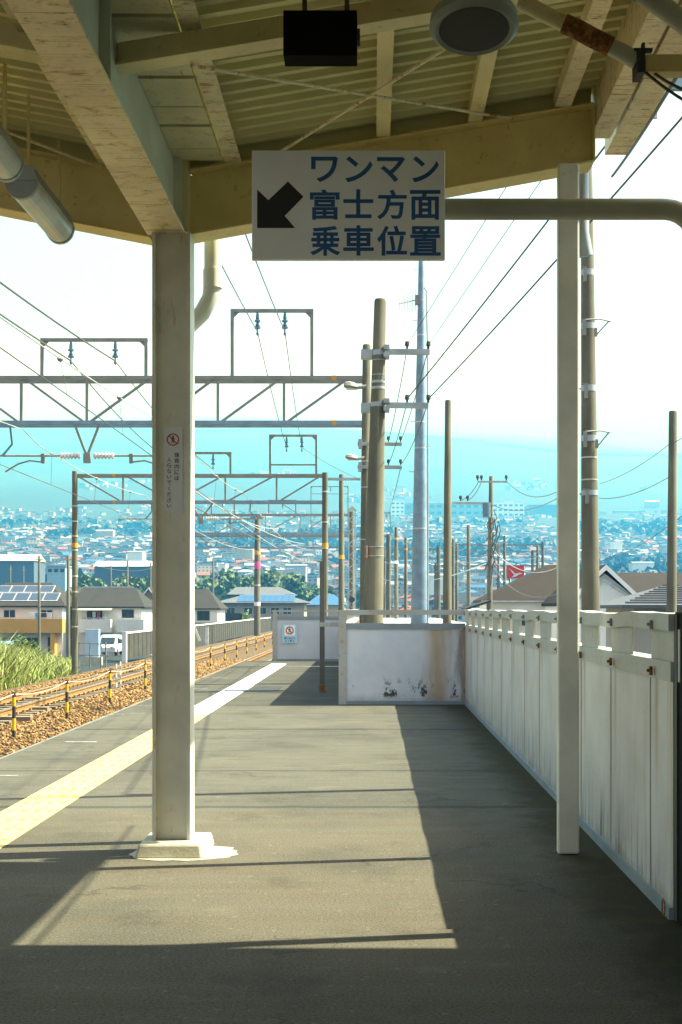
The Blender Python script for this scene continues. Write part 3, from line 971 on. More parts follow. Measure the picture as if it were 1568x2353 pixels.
for k, ch in enumerate('立入禁止'): put_text(mb, ch, c.x-.115+.075*k, PZ(1473,37.04), .055, .06, 37.045, .01)
mb.build('lettering', M['ink'], ns)

# dark post on the far part of the platform
dp = thing('platform_post', 'dark steel post standing on the shaded platform before the far wall', 'post', (-.905, 23.4, 0))
mb = MB(); mb.box(-.95,-.862, 23.36,23.44, 0,2.34); mb.build('shaft', flat('dark_steel', (.10,.095,.08), .6), dp)
mb = MB(); mb.box(-.96,-.852, 23.345,23.455, 0,.14); mb.build('rusty_foot', M['rust'], dp)
mb = MB(); mb.box(-.96,-.52, 23.33,23.355, 1.17,1.25); mb.build('bracket', M['rail_grey'], dp)

# off-frame roof over the stairs (shades the foreground) and two slim poles whose shadows cross the platform
sr = thing('stair_roof', 'flat roof over the station stairs right of the platform', 'roof', (4.5, 2, 0))
mb = MB(); mb.box(1.85,9.0, -12,6.33, 4.62,4.78); mb.build('roof_slab', M['roof_sheet'], sr)
mb = MB(); mb.box(5.2,5.35, -12,6.2, -4,4.61); mb.build('side_wall', M['wall_grey'], sr)
# ================================================================ POLES
def pole(xd_t, yd_t, xd_b, yd_b, Y, wt, wb, mat, name, label, cat='pole', group=None, base_z=None, bands=(), n=18, dome=True):
    """tapered pole from picture measurements; wt/wb widths at top and at yd_b in layout pixels"""
    top = P(xd_t, yd_t, Y); bot = P(xd_b, yd_b, Y)
    bz = ground_z(bot.x, Y) if base_z is None else base_z
    k = (top.z-bz)/(top.z-bot.z)
    base = top + (bot-top)*k
    rt = wt/2/F*Y; rb_ = wb/2/F*Y; rbase = rt+(rb_-rt)*k
    o = thing(name, label, cat, base, group)
    mb = MB()
    pts = [base, top]; rr = [rbase, rt]
    if dome: pts += [top+Vector((0,0,rt*.35)), top+Vector((0,0,rt*.5))]; rr += [rt*.85, rt*.3]
    mb.tube(pts, rr, n); mb.build('shaft', M[mat], o)
    for (yb, h, bm) in bands:
        kk = (yb-yd_t)/(yd_b-yd_t)
        c = top + (bot-top)*kk; rad = (rt+(rb_-rt)*kk)*1.03; hh = h/2/F*Y
        mb = MB(); mb.tube([c-Vector((0,0,hh)), c+Vector((0,0,hh))], rad, n); mb.build('band', M[bm], o)
    return o, (lambda yb: top+(bot-top)*((yb-yd_t)/(yd_b-yd_t)))
def arm(o, a, b, w_=.07, h_=.09, mat='galv', name='cross_arm'):
    mb = MB(); mb.bar(a, b, w_, h_); return mb.build(name, M[mat], o)
def insul(o, p, s=1.0, mat='postblack'):
    mb = MB(); p = Vector(p)
    mb.tube([p, p+Vector((0,0,.05*s)), p+Vector((0,0,.06*s)), p+Vector((0,0,.14*s))], [.02*s,.02*s,.045*s,.035*s], 8); mb.build('insulator', M[mat], o)

# big concrete pole
YB = 24.0
bp, bpa = pole(874, 692, 857, 1436, YB, 27, 48, 'concrete', 'concrete_pole', 'thick leaning concrete pole with two cross arms behind the stained wall', base_z=-4.2,
   bands=[(811,12,'galv'),(828,2,'galv'),(862,2,'galv'),(878,6,'galv'),(892,6,'galv'),(930,10,'galv'),(1257,2,'galv'),(1278,2,'galv')])
for (ya, x0, x1) in ((808,890,988),(931,888,985)):
    arm(bp, P(x0,ya,YB-.1), P(x1,ya+1,YB-.1), .08, .1)
    mb = MB(); a = P(888,ya,YB-.1); mb.box(a.x-.05,a.x+.06, YB-.22,YB+.1, a.z-.11,a.z-.03); mb.box(a.x-.05,a.x+.06, YB-.22,YB+.1, a.z+.03,a.z+.11); mb.build('clamp', M['galv'], bp)
    a = P(842,ya+4,YB+.1); mb = MB(); mb.box(a.x-.1,a.x+.12, YB+.0,YB+.2, a.z-.1,a.z+.06); mb.build('clamp', M['galv'], bp)
    for xi in (936, 985): insul(bp, P(xi,ya-6,YB-.1))
mb = MB(); a = P(842,1268,YB-.25); mb.box(a.x,a.x+.03, YB-.27,YB-.1, a.z-.11,a.z+.12); mb.build('number_plate', flat('pink_plate', (.55,.33,.25), .6), bp)
def street_lamp(x0, x1, y, Y, label):
    o = thing('platform_lamp', label, 'lamp', P(x1, y, Y))
    mb = MB()
    a = P(x0,y,Y); b = P((x0+x1)/2+6,y+4,Y); L = (b-a).length
    vs = []; n = 8
    prof = [(0,.02),(.12,.07),(.4,.095),(.75,.085),(1,.05)]
    for (t, r) in prof:
        c = a.lerp(b, t)
        for k in range(n):
            an = 2*math.pi*k/n
            vs.append(c+Vector((0, r*1.2*math.cos(an), max(-.035, r*math.sin(an)))))
    fs = [(i*n+k, i*n+(k+1)%n, (i+1)*n+(k+1)%n, (i+1)*n+k) for i in range(len(prof)-1) for k in range(n)]
    mb.add(vs, fs, 0, True); mb.build('head', M['galv_dark'], o)
    mb = MB(); mb.tube([b, P(x1,y+2,Y)], .035, 8); mb.build('arm', M['galv_dark'], o)
    mb = MB(); c = a.lerp(b,.5); mb.box(a.x+.05, b.x-.04, Y-.06,Y+.06, c.z-.055,c.z-.033); mb.build('lens', M['lampglass'], o)
street_lamp(790, 842, 886, 23.6, 'grey lamp head reaching left from the thick pole at the truss end')
street_lamp(794, 838, 1050, 30.0, 'smaller grey lamp head lower on the thinner pole')
# thinner pole behind it (carries portal one)
Y1P = 34.0
p1, _ = pole(843, 795, 838, 1436, Y1P, 19, 23, 'concrete', 'concrete_pole', 'thinner concrete pole at the right end of the nearest truss beam', base_z=-1.2, bands=[(1020,3,'galv'),(1060,3,'galv'),(1120,3,'galv'),(1240,3,'galv')])
for ya in (1020, 1073):
    arm(p1, P(822,ya,Y1P-.15), P(924,ya+1,Y1P-.15), .08, .09)
    for xi in (893, 921): insul(p1, P(xi,ya-5,Y1P-.15))
    mb = MB(); a = P(830,ya,Y1P-.2); mb.box(a.x-.07,a.x+.03, Y1P-.3,Y1P-.1, a.z-.12,a.z+.12); mb.build('clamp', M['galv'], p1)
# tall steel pole with aerial
YS = 45.0
sp1, _ = pole(969, 560, 964, 1436, YS, 12, 40, 'blue_steel', 'steel_pole', 'tall tapered blue grey steel pole carrying an aerial', base_z=-4.2, dome=False,
   bands=[(690,5,'galv'),(770,3,'wire_light'),(812,3,'wire_light'),(970,3,'wire_light'),(1030,3,'wire_light'),(1215,3,'wire_light')])
mb = MB()
for k in range(13):
    y = 620+k*58; s = 1 if k % 2 else -1
    cx = 968-3*(y-560)/876; hw = (12+28*(y-560)/876)/2
    mb.tube([P(cx+s*hw,y,YS), P(cx+s*(hw+11),y,YS)], .012, 5)
mb.build('step_bolts', M['galv_dark'], sp1)
mb = MB(); mb.tube([P(976,660,YS-.2), P(981,668,YS-.2), P(983,800,YS-.2), P(984,1436,YS-.3)], .035, 6); mb.build('cable_run', M['galv'], sp1)
mb = MB()
mb.tube([P(960,688,YS-.2), P(918,698,YS-.6)], .02, 5)
for k in range(7):
    t = k/6; c = P(918,698,YS-.6).lerp(P(955,689,YS-.25), t); mb.tube([c-Vector((0,0,.22+.03*k)), c+Vector((0,0,.22+.03*k))], .010, 5)
mb.build('aerial', M['galv_dark'], sp1)
mb = MB(); a = P(962,690,YS-.25); mb.box(a.x-.12,a.x+.05, YS-.4,YS-.2, a.z-.16,a.z+.16); mb.build('aerial_mount', M['galv_dark'], sp1)
# plain poles
pole(1030, 922, 1028, 1438, 44, 14, 21, 'concrete', 'concrete_pole', 'bare concrete pole right of the tall steel pole', base_z=-4.2)
pole(1547, 948, 1544, 1408, 38, 19, 23, 'concrete', 'concrete_pole', 'bare concrete pole near the right picture edge', base_z=-4.2)
YR = 27.0
rp2, rpa = pole(1347, 200, 1358, 1408, YR, 24, 43, 'concrete', 'concrete_pole', 'thick concrete pole with step brackets behind the right canopy column', base_z=-4.2,
   bands=[(627,14,'galv'),(750,14,'galv'),(893,14,'galv'),(1008,14,'galv'),(1052,3,'wire_light'),(1103,3,'wire_light'),(1133,12,'galv')])
for yb, big in ((740,1),(995,1),(627,0),(893,0),(1133,0)):
    c = rpa(yb+4)
    mb = MB()
    if big:
        x1 = PX(1403, YR)
        mb.tube([(c.x-.1,YR-.2,c.z+.04),(c.x+.2,YR-.2,c.z+.06),(x1,YR-.1,c.z+.03)], .018, 6)
        mb.tube([(x1-.05,YR-.1,c.z+.03),(c.x+.13,YR-.17,c.z-.28)], .016, 6)
        mb.box(c.x+.10,c.x+.16, YR-.2,YR-.16, c.z-.3,c.z-.12)
        mb.box(c.x-.15,c.x-.08, YR-.26,YR-.2, c.z-.28,c.z+.04)
    else:
        mb.box(c.x-.12,c.x-.06, YR-.28,YR-.19, c.z-.2,c.z+.1); mb.box(c.x-.16,c.x-.05,YR-.28,YR-.19,c.z+.09,c.z+.11)
        mb.tube([(c.x-.2,YR-.2,c.z-.0),(c.x-.45,YR-.25,c.z+.02)], .02, 6)
    mb.build('step_bracket', M['galv_dark'], rp2)
# blue arm in the sky at top right
ba = thing('steel_beam', 'blue grey steel beam jutting into the sky at the top right corner', 'steel beam', P(1560,194,11.25))
mb = MB(); mb.bar(P(1517,192,11.25), P(1640,196,11.25), .06, .10); mb.build('bar', M['blue_steel'], ba)
mb = MB(); a = P(1640,196,11.25); mb.cyl(a.x+.07, 11.25, -4.2, 9.8, .075, .05, 14); mb.build('mast', M['concrete'], ba)

# utility pole with transformer
YU = 78.0
up, _ = pole(1129, 1096, 1125, 1410, YU, 9, 14, 'concrete', 'utility_pole', 'utility pole with transformer box and two cross arms above the brown roof', base_z=-4.2)
arm(up, P(1098,1107,YU-.3), P(1166,1107,YU-.3), .1, .1); arm(up, P(1040,1156,YU-.3), P(1130,1157,YU-.3), .12, .14)
mb = MB(); mb.cyl(PX(1117,YU), YU-.5, PZ(1190,YU), PZ(1158,YU), .24, .24, 12); mb.build('transformer', flat('transformer_grey', (.10,.16,.22), .5), up)
for xi, yi in ((1098,1104),(1107,1104),(1164,1104),(1059,1151),(1075,1151)): insul(up, P(xi,yi,YU-.3), 2.2)
mb = MB(); rnd = random.Random(8)
for k in range(16):
    a = P(1132+rnd.uniform(-2,14), 1170+rnd.uniform(0,130), YU-.4); mb.tube([a, a+Vector((rnd.uniform(-.4,.4),0,-rnd.uniform(.3,.9))), a+Vector((rnd.uniform(-.5,.6),0,-rnd.uniform(.6,1.5)))], .035, 5)
mb.build('cable_tangle', M['wire'], up)

MISC = [ # xd, ytop, ybase(visible), Y, wt, wb, bands, label
 (785,1092,1400,66,11,14,[(1280,9,'orange')],'slim concrete mast just right of the second truss mast with an orange band'),
 (911,1213,1437,95,8,10,[(1238,5,'orange'),(1292,7,'sign_white')],'slim concrete mast with white band right of the thick pole'),
 (933,1236,1400,120,7,8,[(1262,5,'orange')],'slimmest concrete mast right beside the tall steel pole'),
 (1077,1208,1402,90,8,10,[],'slim bare pole between the tall steel pole and the utility pole'),
 (1042,1240,1410,125,6,7,[],'thin distant pole behind the bare concrete pole'),
 (1050,1250,1410,130,6,7,[(1290,4,'orange')],'thin distant pole with a small orange band'),
 (1160,1232,1400,120,6,8,[],'thin distant pole left of the red billboard'),
 (1224,1265,1400,150,6,7,[],'thin distant pole left of a matching one above the brown roof'),
 (1236,1255,1400,150,6,8,[],'thin distant pole nearest the right column above the brown roof'),
 (1146,1250,1400,130,5,7,[],'thin distant pole just right of the utility pole'),
]
for (xd, yt, yb, Y, wt, wb, bands, lab) in MISC:
    o, _ = pole(xd, yt, xd, yb, Y, wt, wb, 'concrete', 'slim_mast', lab, 'mast', None, base_z=-4.2 if xd > 857 else -1.2, bands=bands, n=10)
    if yt > 1230: arm(o, P(xd-9,yt+14,Y-.3), P(xd+9,yt+14,Y-.3), .1, .1)
arm(bpy.data.objects['slim_mast'], P(747,1101,65.6), P(829,1101,65.6), .1, .14)
# lattice tower
lt = thing('lattice_tower', 'narrow steel lattice tower left of the thick leaning pole', 'tower', P(810,1400,90))
mb = MB(); Yt = 90; a = P(802,1172,Yt); b = P(817,1172,Yt); zb = -1.2
for x in (a.x, b.x):
    for y in (Yt, Yt+.45): mb.bar((x,y,zb),(x,y,a.z), .06, .06)
z = zb; k = 0
while z < a.z-.4:
    for y in (Yt, Yt+.45): mb.bar((a.x if k%2 else b.x,y,z),(b.x if k%2 else a.x,y,z+.42), .035,.035)
    for x in (a.x, b.x): mb.bar((x,Yt+(0 if k%2 else .45),z),(x,Yt+(.45 if k%2 else 0),z+.42), .035,.035)
    z += .42; k += 1
mb.build('frame', M['galv'], lt)
mb = MB(); mb.prism([(a.x-.1,a.z),(b.x+.1,a.z),((a.x+b.x)/2,a.z+.28)], 'y', Yt-.08, Yt+.55); mb.build('cap', M['pale_conc'], lt)
mb = MB(); mb.tube([P(809,1378,Yt-.15), P(809,1378,Yt-.05)], .2, 14); mb.build('round_plate', M['postblack'], lt)

# ================================================================ CATENARY PORTALS
def portal(Y, x0d, x1d, yt, yb, nodes, diags, label, th=.10, masts=True, frames=(), bandx=()):
    o = thing('catenary_portal', label, 'catenary portal', P((x0d+x1d)/2, yb, Y))
    for nm, yy, mt in (('top_chord',yt,'galv_dark'),('bottom_chord',yb,'blue_steel')):
        for dy in (0, .5):
            pass
        mb = MB(); mb.bar(P(x0d,yy,Y), P(x1d,yy,Y), .09, th)
        a = P(x0d,yy,Y); b = P(x1d,yy,Y); off = Vector((0,.55,0))
        mb.bar(a+off, b+off, .09, th); mb.build(nm, M[mt], o)
    for xd in nodes:
        mb = MB(); mb.bar(P(xd,yt,Y)-Vector((0,0,th/2)), P(xd,yb,Y)+Vector((0,0,th/2)), .07, .07); mb.build('strut', M['galv_dark'], o)
    for (xa, ya, xb, yb_) in diags:
        mb = MB(); mb.bar(P(xa,ya,Y+.02), P(xb,yb_,Y+.02), .06, .07, up=(0,1,0)); mb.build('diagonal', M['galv_dark'], o)
    for xd in bandx:
        for yy in (yt, yb):
            c = P(xd,yy,Y); mb = MB(); mb.box(c.x-.06,c.x+.06, Y-.052,Y+.052, c.z-th/2-.004,c.z+th/2+.004); mb.build('band', M['orange'], o)
    for (xa, xb, ytop, ins, bar_y) in frames:
        mb = MB(); t = 8/1.0
        th2 = .085
        mb.bar(P(xa,ytop,Y), P(xa,yt,Y)+Vector((0,0,th/2)), th2, th2); mb.bar(P(xb,ytop,Y), P(xb,yt,Y)+Vector((0,0,th/2)), th2, th2)
        mb.bar(P(xa,ytop,Y)-Vector((th2/2,0,0)), P(xb,ytop,Y)+Vector((th2/2,0,0)), th2*1.02, th2*1.02)
        for s, xx in ((1,xa),(-1,xb)):
            c = P(xx,ytop,Y)
            mb.prism([(c.x,c.z),(c.x+s*.22,c.z),(c.x,c.z-.22)], 'y', Y-.02, Y+.02)
        if bar_y: mb.bar(P(xa,bar_y,Y), P(xb,bar_y,Y), .05, .06)
        mb.build('wire_frame', M['galv_dark'], o)
        for xi in ins:
            c = P(xi,ytop,Y); mb = MB()
            s = (P(0,0,Y)-P(0,10,Y)).z/10   # metres per layout pixel
            pr = [(0,.03),(.06,.05),(.16,.06),(.17,.02),(.19,.09),(.24,.10),(.25,.03),(.33,.075),(.34,.03),(.36,.10),(.41,.10),(.42,.02),(.50,.03),(.55,.05),(.6,.015)]
            mb.tube([c-Vector((0,0,.05+h)) for h, _ in pr], [r_*.82 for _, r_ in pr], 10); mb.build('insulator', M['blue_ins'], o)
    return o
# nearest
po1 = portal(Y1P, -420, 846, 868, 971, [-254,-103,49,200,352,501,653], 
  [(-245,870,-111,969),(-94,870,41,969),(57,870,192,969),(208,969,344,870),(360,969,493,870),(509,969,645,870),(661,969,800,870)],
  'nearest catenary truss portal spanning both tracks above the platform', .10, frames=[(97,336,781,(163,265),None),(534,717,714,(592,655),None)], bandx=(768,))
mb = MB(); m0 = PX(-425,Y1P); mb.cyl(m0, Y1P, -1.2, 8.1, .17, .14, 14); mb.build('mast', M['concrete'], po1)
def cantilever(o, Y, px, yb, yp, xl, xr, ymast, arms=True):
    """V bracket under a truss with two horizontal pipes, white insulators and steady arms"""
    s = Y/F
    mb = MB(); mb.bar(P(px-28,yb,Y), P(px-2,yp-3,Y), .06,.06, up=(0,1,0)); mb.bar(P(px+28,yb,Y), P(px+2,yp-3,Y), .06,.06, up=(0,1,0))
    c = P(px,yp+2,Y); mb.box(c.x-.09,c.x+.09, Y-.04,Y+.04, c.z-.17,c.z+.08); mb.build('v_bracket', M['galv_dark'], o)
    for sgn, xe in ((-1,xl),(1,xr)):
        mb = MB(); mb.tube([P(px+sgn*22*34/Y*1.0,yp,Y), P(xe,yp,Y)], .028, 8); mb.build('bracket_pipe', M['galv_dark'], o)
        mb = MB(); pts = []; rr = []
        for k in range(13):
            pts.append(P(px,yp,Y)+Vector((sgn*(.17+.045*k),0,0))); rr.append(.10 if k % 2 else .045)
        mb.tube(pts, rr, 12); mb.build('long_insulator', M['porcelain'], o)
        c = P(px,yp,Y)+Vector((sgn*1.15,0,0))
        mb = MB(); mb.box(c.x-.045,c.x+.045, Y-.04,Y+.04, c.z-.20,c.z+.05)
        mb.tube([c+Vector((0,0,-.17)), c+Vector((sgn*.35,0,-.13)), c+Vector((sgn*.65,0,-.22)), c+Vector((sgn*.98,0,-.42))], .022, 6); mb.build('steady_arm', M['galv_dark'], o)
        # messenger support
        c = P(px,yp,Y)+Vector((sgn*2.2,0,0))
        mb = MB(); mb.tube([c, c+Vector((-sgn*.25,0,.30)), c+Vector((-sgn*.2,0,.75))], .03, 6)
        mb.build('messenger_support', M['blue_ins'], o)
cantilever(po1, Y1P, 200, 976, 1047, -220, 408, 0)
# second
Y2P = 52.0
po2 = portal(Y2P, 168, 750, 1092, 1153, [283,400,518,636], [(180,1095,275,1150),(292,1095,392,1150),(408,1150,510,1095),(526,1150,628,1095),(645,1150,735,1095)],
  'second catenary truss portal with concrete masts on both sides of the tracks', .10, frames=[(390,530,1041,(490,),None),(621,727,1001,(659,694),1068)], bandx=(262,))
for xd, yt, bnds in ((172,1083,[(1163,3),(1198,3),(1232,3),(1264,3),(1324,3),(1360,3),(1400,3),(1440,3)]),(747,1086,[(1130,3),(1200,3),(1260,3)])):
    s = Y2P/F; x = PX(xd,Y2P)
    mb = MB(); mb.cyl(x, Y2P, -1.3, PZ(yt,Y2P), 7.5*s, 6.3*s, 14); m_ = mb.build('mast', M['concrete'], po2)
    for yb, h in bnds:
        mb = MB(); mb.cyl(x, Y2P, PZ(yb+h/2,Y2P), PZ(yb-h/2,Y2P), 7.5*s, 7.5*s, 14); mb.build('steel_band', M['wire_light'], m_)
    mb = MB(); mb.cyl(x, Y2P, PZ(1259,Y2P), PZ(1248,Y2P), 7.6*s, 7.6*s, 14); mb.build('orange_band', M['orange'], m_)
cantilever(po2, Y2P, 462, 1156, 1192, 272, 590, 0)
# third and farther
Y3P = 100.0
po3 = portal(Y3P, 395, 812, 1183, 1226, [440,495,530,610,690,760], [(500,1224,560,1185),(535,1224,605,1185),(612,1224,682,1185),(695,1224,755,1185),(445,1185,490,1224)],
  'third catenary truss portal seen beyond the second one', .16, frames=[(486,539,1150,(512,),None),(618,680,1150,(650,),None)])
for xd in (398, 808):
    mb = MB(); mb.cyl(PX(xd,Y3P), Y3P, -1.3, PZ(1176,Y3P), .25, .2, 10); mb.build('mast', M['concrete'], po3)
cantilever(po3, Y3P, 475, 1228, 1245, 410, 540, 0)
po4 = portal(150.0, 420, 895, 1232, 1258, [500,570,640,710,780,850], [(505,1257,565,1233),(575,1257,635,1233),(645,1257,705,1233),(715,1257,775,1233)],
  'fourth and smallest catenary truss portal far along the tracks', .2, frames=[(715,800,1118,(760,),1135),(880,897,1178,(888,),None)])
for xd in (423, 893):
    mb = MB(); mb.cyl(PX(xd,150), 150, -1.5, PZ(1228,150), .3, .25, 10); mb.build('mast', M['concrete'], po4)
# mast with pink band
o, _ = pole(592, 1185, 591, 1458, 122, 13, 15, 'concrete', 'slim_mast', 'concrete mast with a bright pink band rising left of the far wall', 'mast', base_z=-1.3, bands=[(1271,8,'orange'),(1299,16,'pink'),(1388,9,'sign_white'),(1225,3,'wire_light'),(1345,3,'wire_light')], n=12)
arm(o, P(575,1190,121.5), P(607,1190,121.5), .2, .2, 'galv_dark')

# farther portals on the right
for k, (xa, xb, yt, yb, Y, lab) in enumerate(((880,1010,1262,1284,170,'low distant catenary beam crossing behind the tall steel pole'),(1035,1250,1252,1268,210,'distant catenary beam left of the right canopy column'),(1000,1240,1300,1314,190,'lower distant catenary beam behind the utility pole'))):
    nn = [xa+(xb-xa)*q/5 for q in range(1,5)]
    q_ = portal(Y, xa, xb, yt, yb, nn, [(nn[i]+2,yb-1,nn[i+1]-2,yt+1) for i in range(3)], lab, .2)
    for xd in (xa+2, xb-2):
        mb = MB(); mb.cyl(PX(xd,Y), Y, -4.5, PZ(yt-6,Y), .3, .24, 8); mb.build('mast', M['concrete'], q_)

# ---------------------------------------------------------------- wires
FG = 'feeder wires above the truss portals'
# feeders left frame
fa = lambda xd, yd, Y: P(xd, yd, Y)
f1 = P(163,829,Y1P); f2 = P(265,829,Y1P)
wire(sagpts(f1, (f1.x,-18,f1.z), .55, 24), .021, 'wire', 'thick feeder wire running left from the left insulator of the nearest frame')
wire(sagpts(f2, (f2.x,-18,f2.z), .9, 24), .021, 'wire', 'thick feeder wire running left from the second insulator of the nearest frame')
wire(sagpts(f1, P(425,1078,Y2P), .35, 12), .016, 'wire', 'feeder wire from the left insulator towards the second portal behind the column')
wire(sagpts(f2, P(490,1078,Y2P), .25, 12), .014, 'wire', 'feeder wire from the second insulator down towards the second portal')
g1 = P(592,762,Y1P); g2 = P(655,762,Y1P)
wire(sagpts(g1, (g1.x,-18,g1.z+.2), .8, 24), .013, 'wire', 'feeder wire rising left from the tall frame to the column')
wire(sagpts(g2, (g2.x,-18,g2.z+.2), .8, 24), .013, 'wire', 'feeder wire rising left from the tall frame towards the sign')
wire(sagpts(g1, P(659,1028,Y2P), .15, 10), .013, 'wire', 'left feeder wire falling from the tall frame to the second portal')
wire(sagpts(g2, P(694,1028,Y2P), .15, 10), .013, 'wire', 'right feeder wire falling from the tall frame to the second portal')
wire(sagpts(P(697,1030,Y2P), P(829,1101,66), .1, 8), .012, 'wire', 'wire from the second portal frame to the slim mast arm')
# catenary sets
def catenary(xc, spans, lab1, lab2):
    pts_m = []; pts_c = []
    drop = []
    for (ya, yb, zs, sag, zc) in spans:
        n = 12
        for k in range(n+1):
            t = k/n; y = ya+(yb-ya)*t
            z = zs - 4*sag*t*(1-t)
            if not pts_m or y > pts_m[-1][1]+.01:
                pts_m.append((xc, y, z)); pts_c.append((xc+.12*math.sin(y*.09), y, zc))
        m = int((yb-ya)/5)
        for k in range(m):
            t = (k+.5)/m; y = ya+(yb-ya)*t
            drop.append((y, zs-4*sag*t*(1-t), zc))
    o = wire(pts_m, .012, 'wire_light', lab1, cat='wire', name='messenger_wire')
    wire(pts_c, .010, 'wire', lab2, cat='wire', name='contact_wire')
    mb = MB(); mc = MB()
    for y, z, zc in drop:
        x = xc+.06*math.sin(y*.09)
        mb.tube([(xc,y,z),(xc+.12*math.sin(y*.09),y,zc)], .005, 4)
        mc.tube([(xc,y-.05,z),(xc,y-.02,z),(xc,y+.02,z),(xc,y+.05,z)], [.02,.05,.05,.02], 8)
    mb.build('droppers', M['wire'], o); mc.build('clips', M['galv_dark'], o)
catenary(-5.15, [(-16,34,6.15,.72,5.02),(34,52,6.1,.25,5.0),(52,100,6.1,.6,5.0),(100,150,6.1,.6,5.0)], 'pale messenger wire with droppers over the nearer track', 'thin contact wire over the nearer track')
catenary(-9.1, [(-16,34,6.15,.55,5.0),(34,52,6.0,.22,5.0),(52,100,6.0,.6,5.0),(100,150,6.1,.6,5.0)], 'pale messenger wire with droppers over the farther track', 'thin contact wire over the farther track')
wire(sagpts(P(448,1130,50), P(700,1250,110), .4, 10), .02, 'wire_light', 'pale cable sloping down right of the column across the second portal')
wire(sagpts(P(448,1165,60), P(760,1290,140), .6, 10), .03, 'wire', 'dark cable sloping down under the third portal')
wire(sagpts(P(512,1172,99), P(700,1290,170), .4, 10), .03, 'wire_light', 'pale cable falling from the third portal to the right')
wire(sagpts(P(360,1062,Y1P), P(640,1215,90), .5, 10), .016, 'wire_light', 'pale cable passing behind the column towards the third portal')
wire(sagpts(P(650,1158,99), P(800,1220,150), .5, 10), .03, 'wire', 'short dark cable looping down between the far portals')
# right-hand wires
YM = 11.25
for (xa, ya, yb, r, sg_, lab) in ((936,793,-338,.006,.0,'thinnest wire rising right from the left insulator of the upper arm'),(985,793,-172,.006,.0,'thin wire rising right from the right insulator of the upper arm'),
    (936,916,0,.012,.05,'thick wire rising right from the left insulator of the lower arm'),(985,916,181,.012,.05,'thick wire rising right from the right insulator of the lower arm')):
    wire(sagpts(P(xa,ya,YB-.1), P(1645,yb,YM), sg_, 16), r, 'wire', lab)
for (a, b, s, lab) in ((P(936,800,YB-.1), P(893,1015,Y1P-.15), .1, 'wire falling from the upper arm to the thinner pole'),
    (P(985,800,YB-.1), P(921,1015,Y1P-.15), .1, 'wire falling from the right end of the upper arm'),
    (P(936,922,YB-.1), P(893,1068,Y1P-.15), .1, 'wire falling from the lower arm to the lower short arm'),
    (P(985,922,YB-.1), P(921,1068,Y1P-.15), .15, 'wire falling from the right end of the lower arm'),
    (P(921,1076,Y1P-.15), P(880,1200,95), .4, 'wire running from the lower short arm into the distance')):
    wire(sagpts(a, b, s, 10), .010, 'wire', lab)
wire(sagpts(P(1407,405,9.6), P(1560,168,6.2), .02, 8), .010, 'wire', 'black wire rising along the gutter at the upper right')
wire(sagpts(P(1165,1106,YU-.3), P(1290,1125,60), .6, 10), .02, 'wire', 'wire from the utility pole top towards the right column')
wire(sagpts(P(1378,1112,50), P(1540,1020,38), .15, 10), .014, 'wire', 'wire rising right behind the bare pole near the right picture edge')
wire(sagpts(P(1378,1145,50), P(1540,1095,38), .2, 10), .014, 'wire', 'lower wire rising right to the bare pole at the right edge')
wire(sagpts(P(1547,1018,38), P(1640,955,30), .05, 6), .014, 'wire', 'wire leaving the bare right pole at the picture edge')
wire(sagpts(P(1380,1290,70), P(1600,1160,40), .3, 10), .014, 'wire', 'low wire rising right over the white gable')
wire(sagpts(P(1132,1160,YU), P(1290,1140,60), .5, 10), .02, 'wire', 'wire from the transformer arm to the right')
wire(sagpts(P(1059,1150,YU-.3), P(1100,1108,YU-.3), .2, 8), .02, 'wire', 'jumper loop from the left arm insulator up to the top arm')
wire(sagpts(P(1075,1150,YU-.3), P(1107,1108,YU-.3), .2, 8), .02, 'wire', 'second jumper loop up to the top arm of the utility pole')
for k, (a, b) in enumerate(((P(880,1330,150),P(1130,1290,YU)),(P(900,1310,150),P(1130,1270,YU)),(P(1132,1262,YU),P(1290,1300,70)),(P(1132,1300,YU),P(1290,1362,50)),(P(1015,1270,150),P(1240,1262,150)),(P(1132,1245,YU),P(1240,1275,150)),(P(880,1290,150),P(1050,1282,130)))):
    wire(sagpts(a, b, .8, 10), .025, 'wire' if k % 2 else 'wire_light', 'one of the low cables tangled around the utility pole', 'cables around the utility pole')

# ================================================================ TRACKSIDE, LEFT
# yellow and black posts with rope
pp = [(10,1577,1680),(134,1551,1646),(227,1532,1612),(301,1516,1581)]
base_posts = []
GZ = -1.07
first = None
ypos = [26.0, 30.5, 35.5, 41.0, 46.5, 52, 57.5, 63, 68.5, 74, 80, 86, 93, 100, 108, 117]
tops = []
for k, y in enumerate(ypos):
    x = -7.15
    if first is None:
        o = thing('marker_post', 'yellow and black rope post between the tracks', 'marker post', (x, y, GZ), 'yellow and black posts between the tracks')
        cols = ['postblack','yellow','postblack','yellow','postblack']
        zs = [0,.14,.38,.62,.80,.90]
        mb = MB(); mm = [M['postblack'], M['yellow']]
        for i in range(5): mb.cyl(x, y, GZ+zs[i], GZ+zs[i+1], .038, .038, 10, 0 if cols[i] == 'postblack' else 1)
        mb.build('shaft', mm, o)
        mb = MB(); mb.tube([(x-.055,y,GZ+.84),(x+.055,y,GZ+.84)], .012, 6); mb.build('rope_hook', M['galv'], o)
        first = o
    else:
        o = copy_tree(first); o.location = (x, y, GZ)
    tops.append(Vector((x, y-.04, GZ+.86)))
pts = []
for a, b in zip(tops[:-1], tops[1:]): pts += sagpts(a, b, .10, 6)[:-1]
pts = sagpts(Vector((-7.2,20,GZ+.84)), tops[0], .1, 6)[:-1] + pts + [tops[-1]]
wire(pts, .011, 'rope', 'pale sagging rope strung along the yellow and black posts', cat='rope', name='rope')
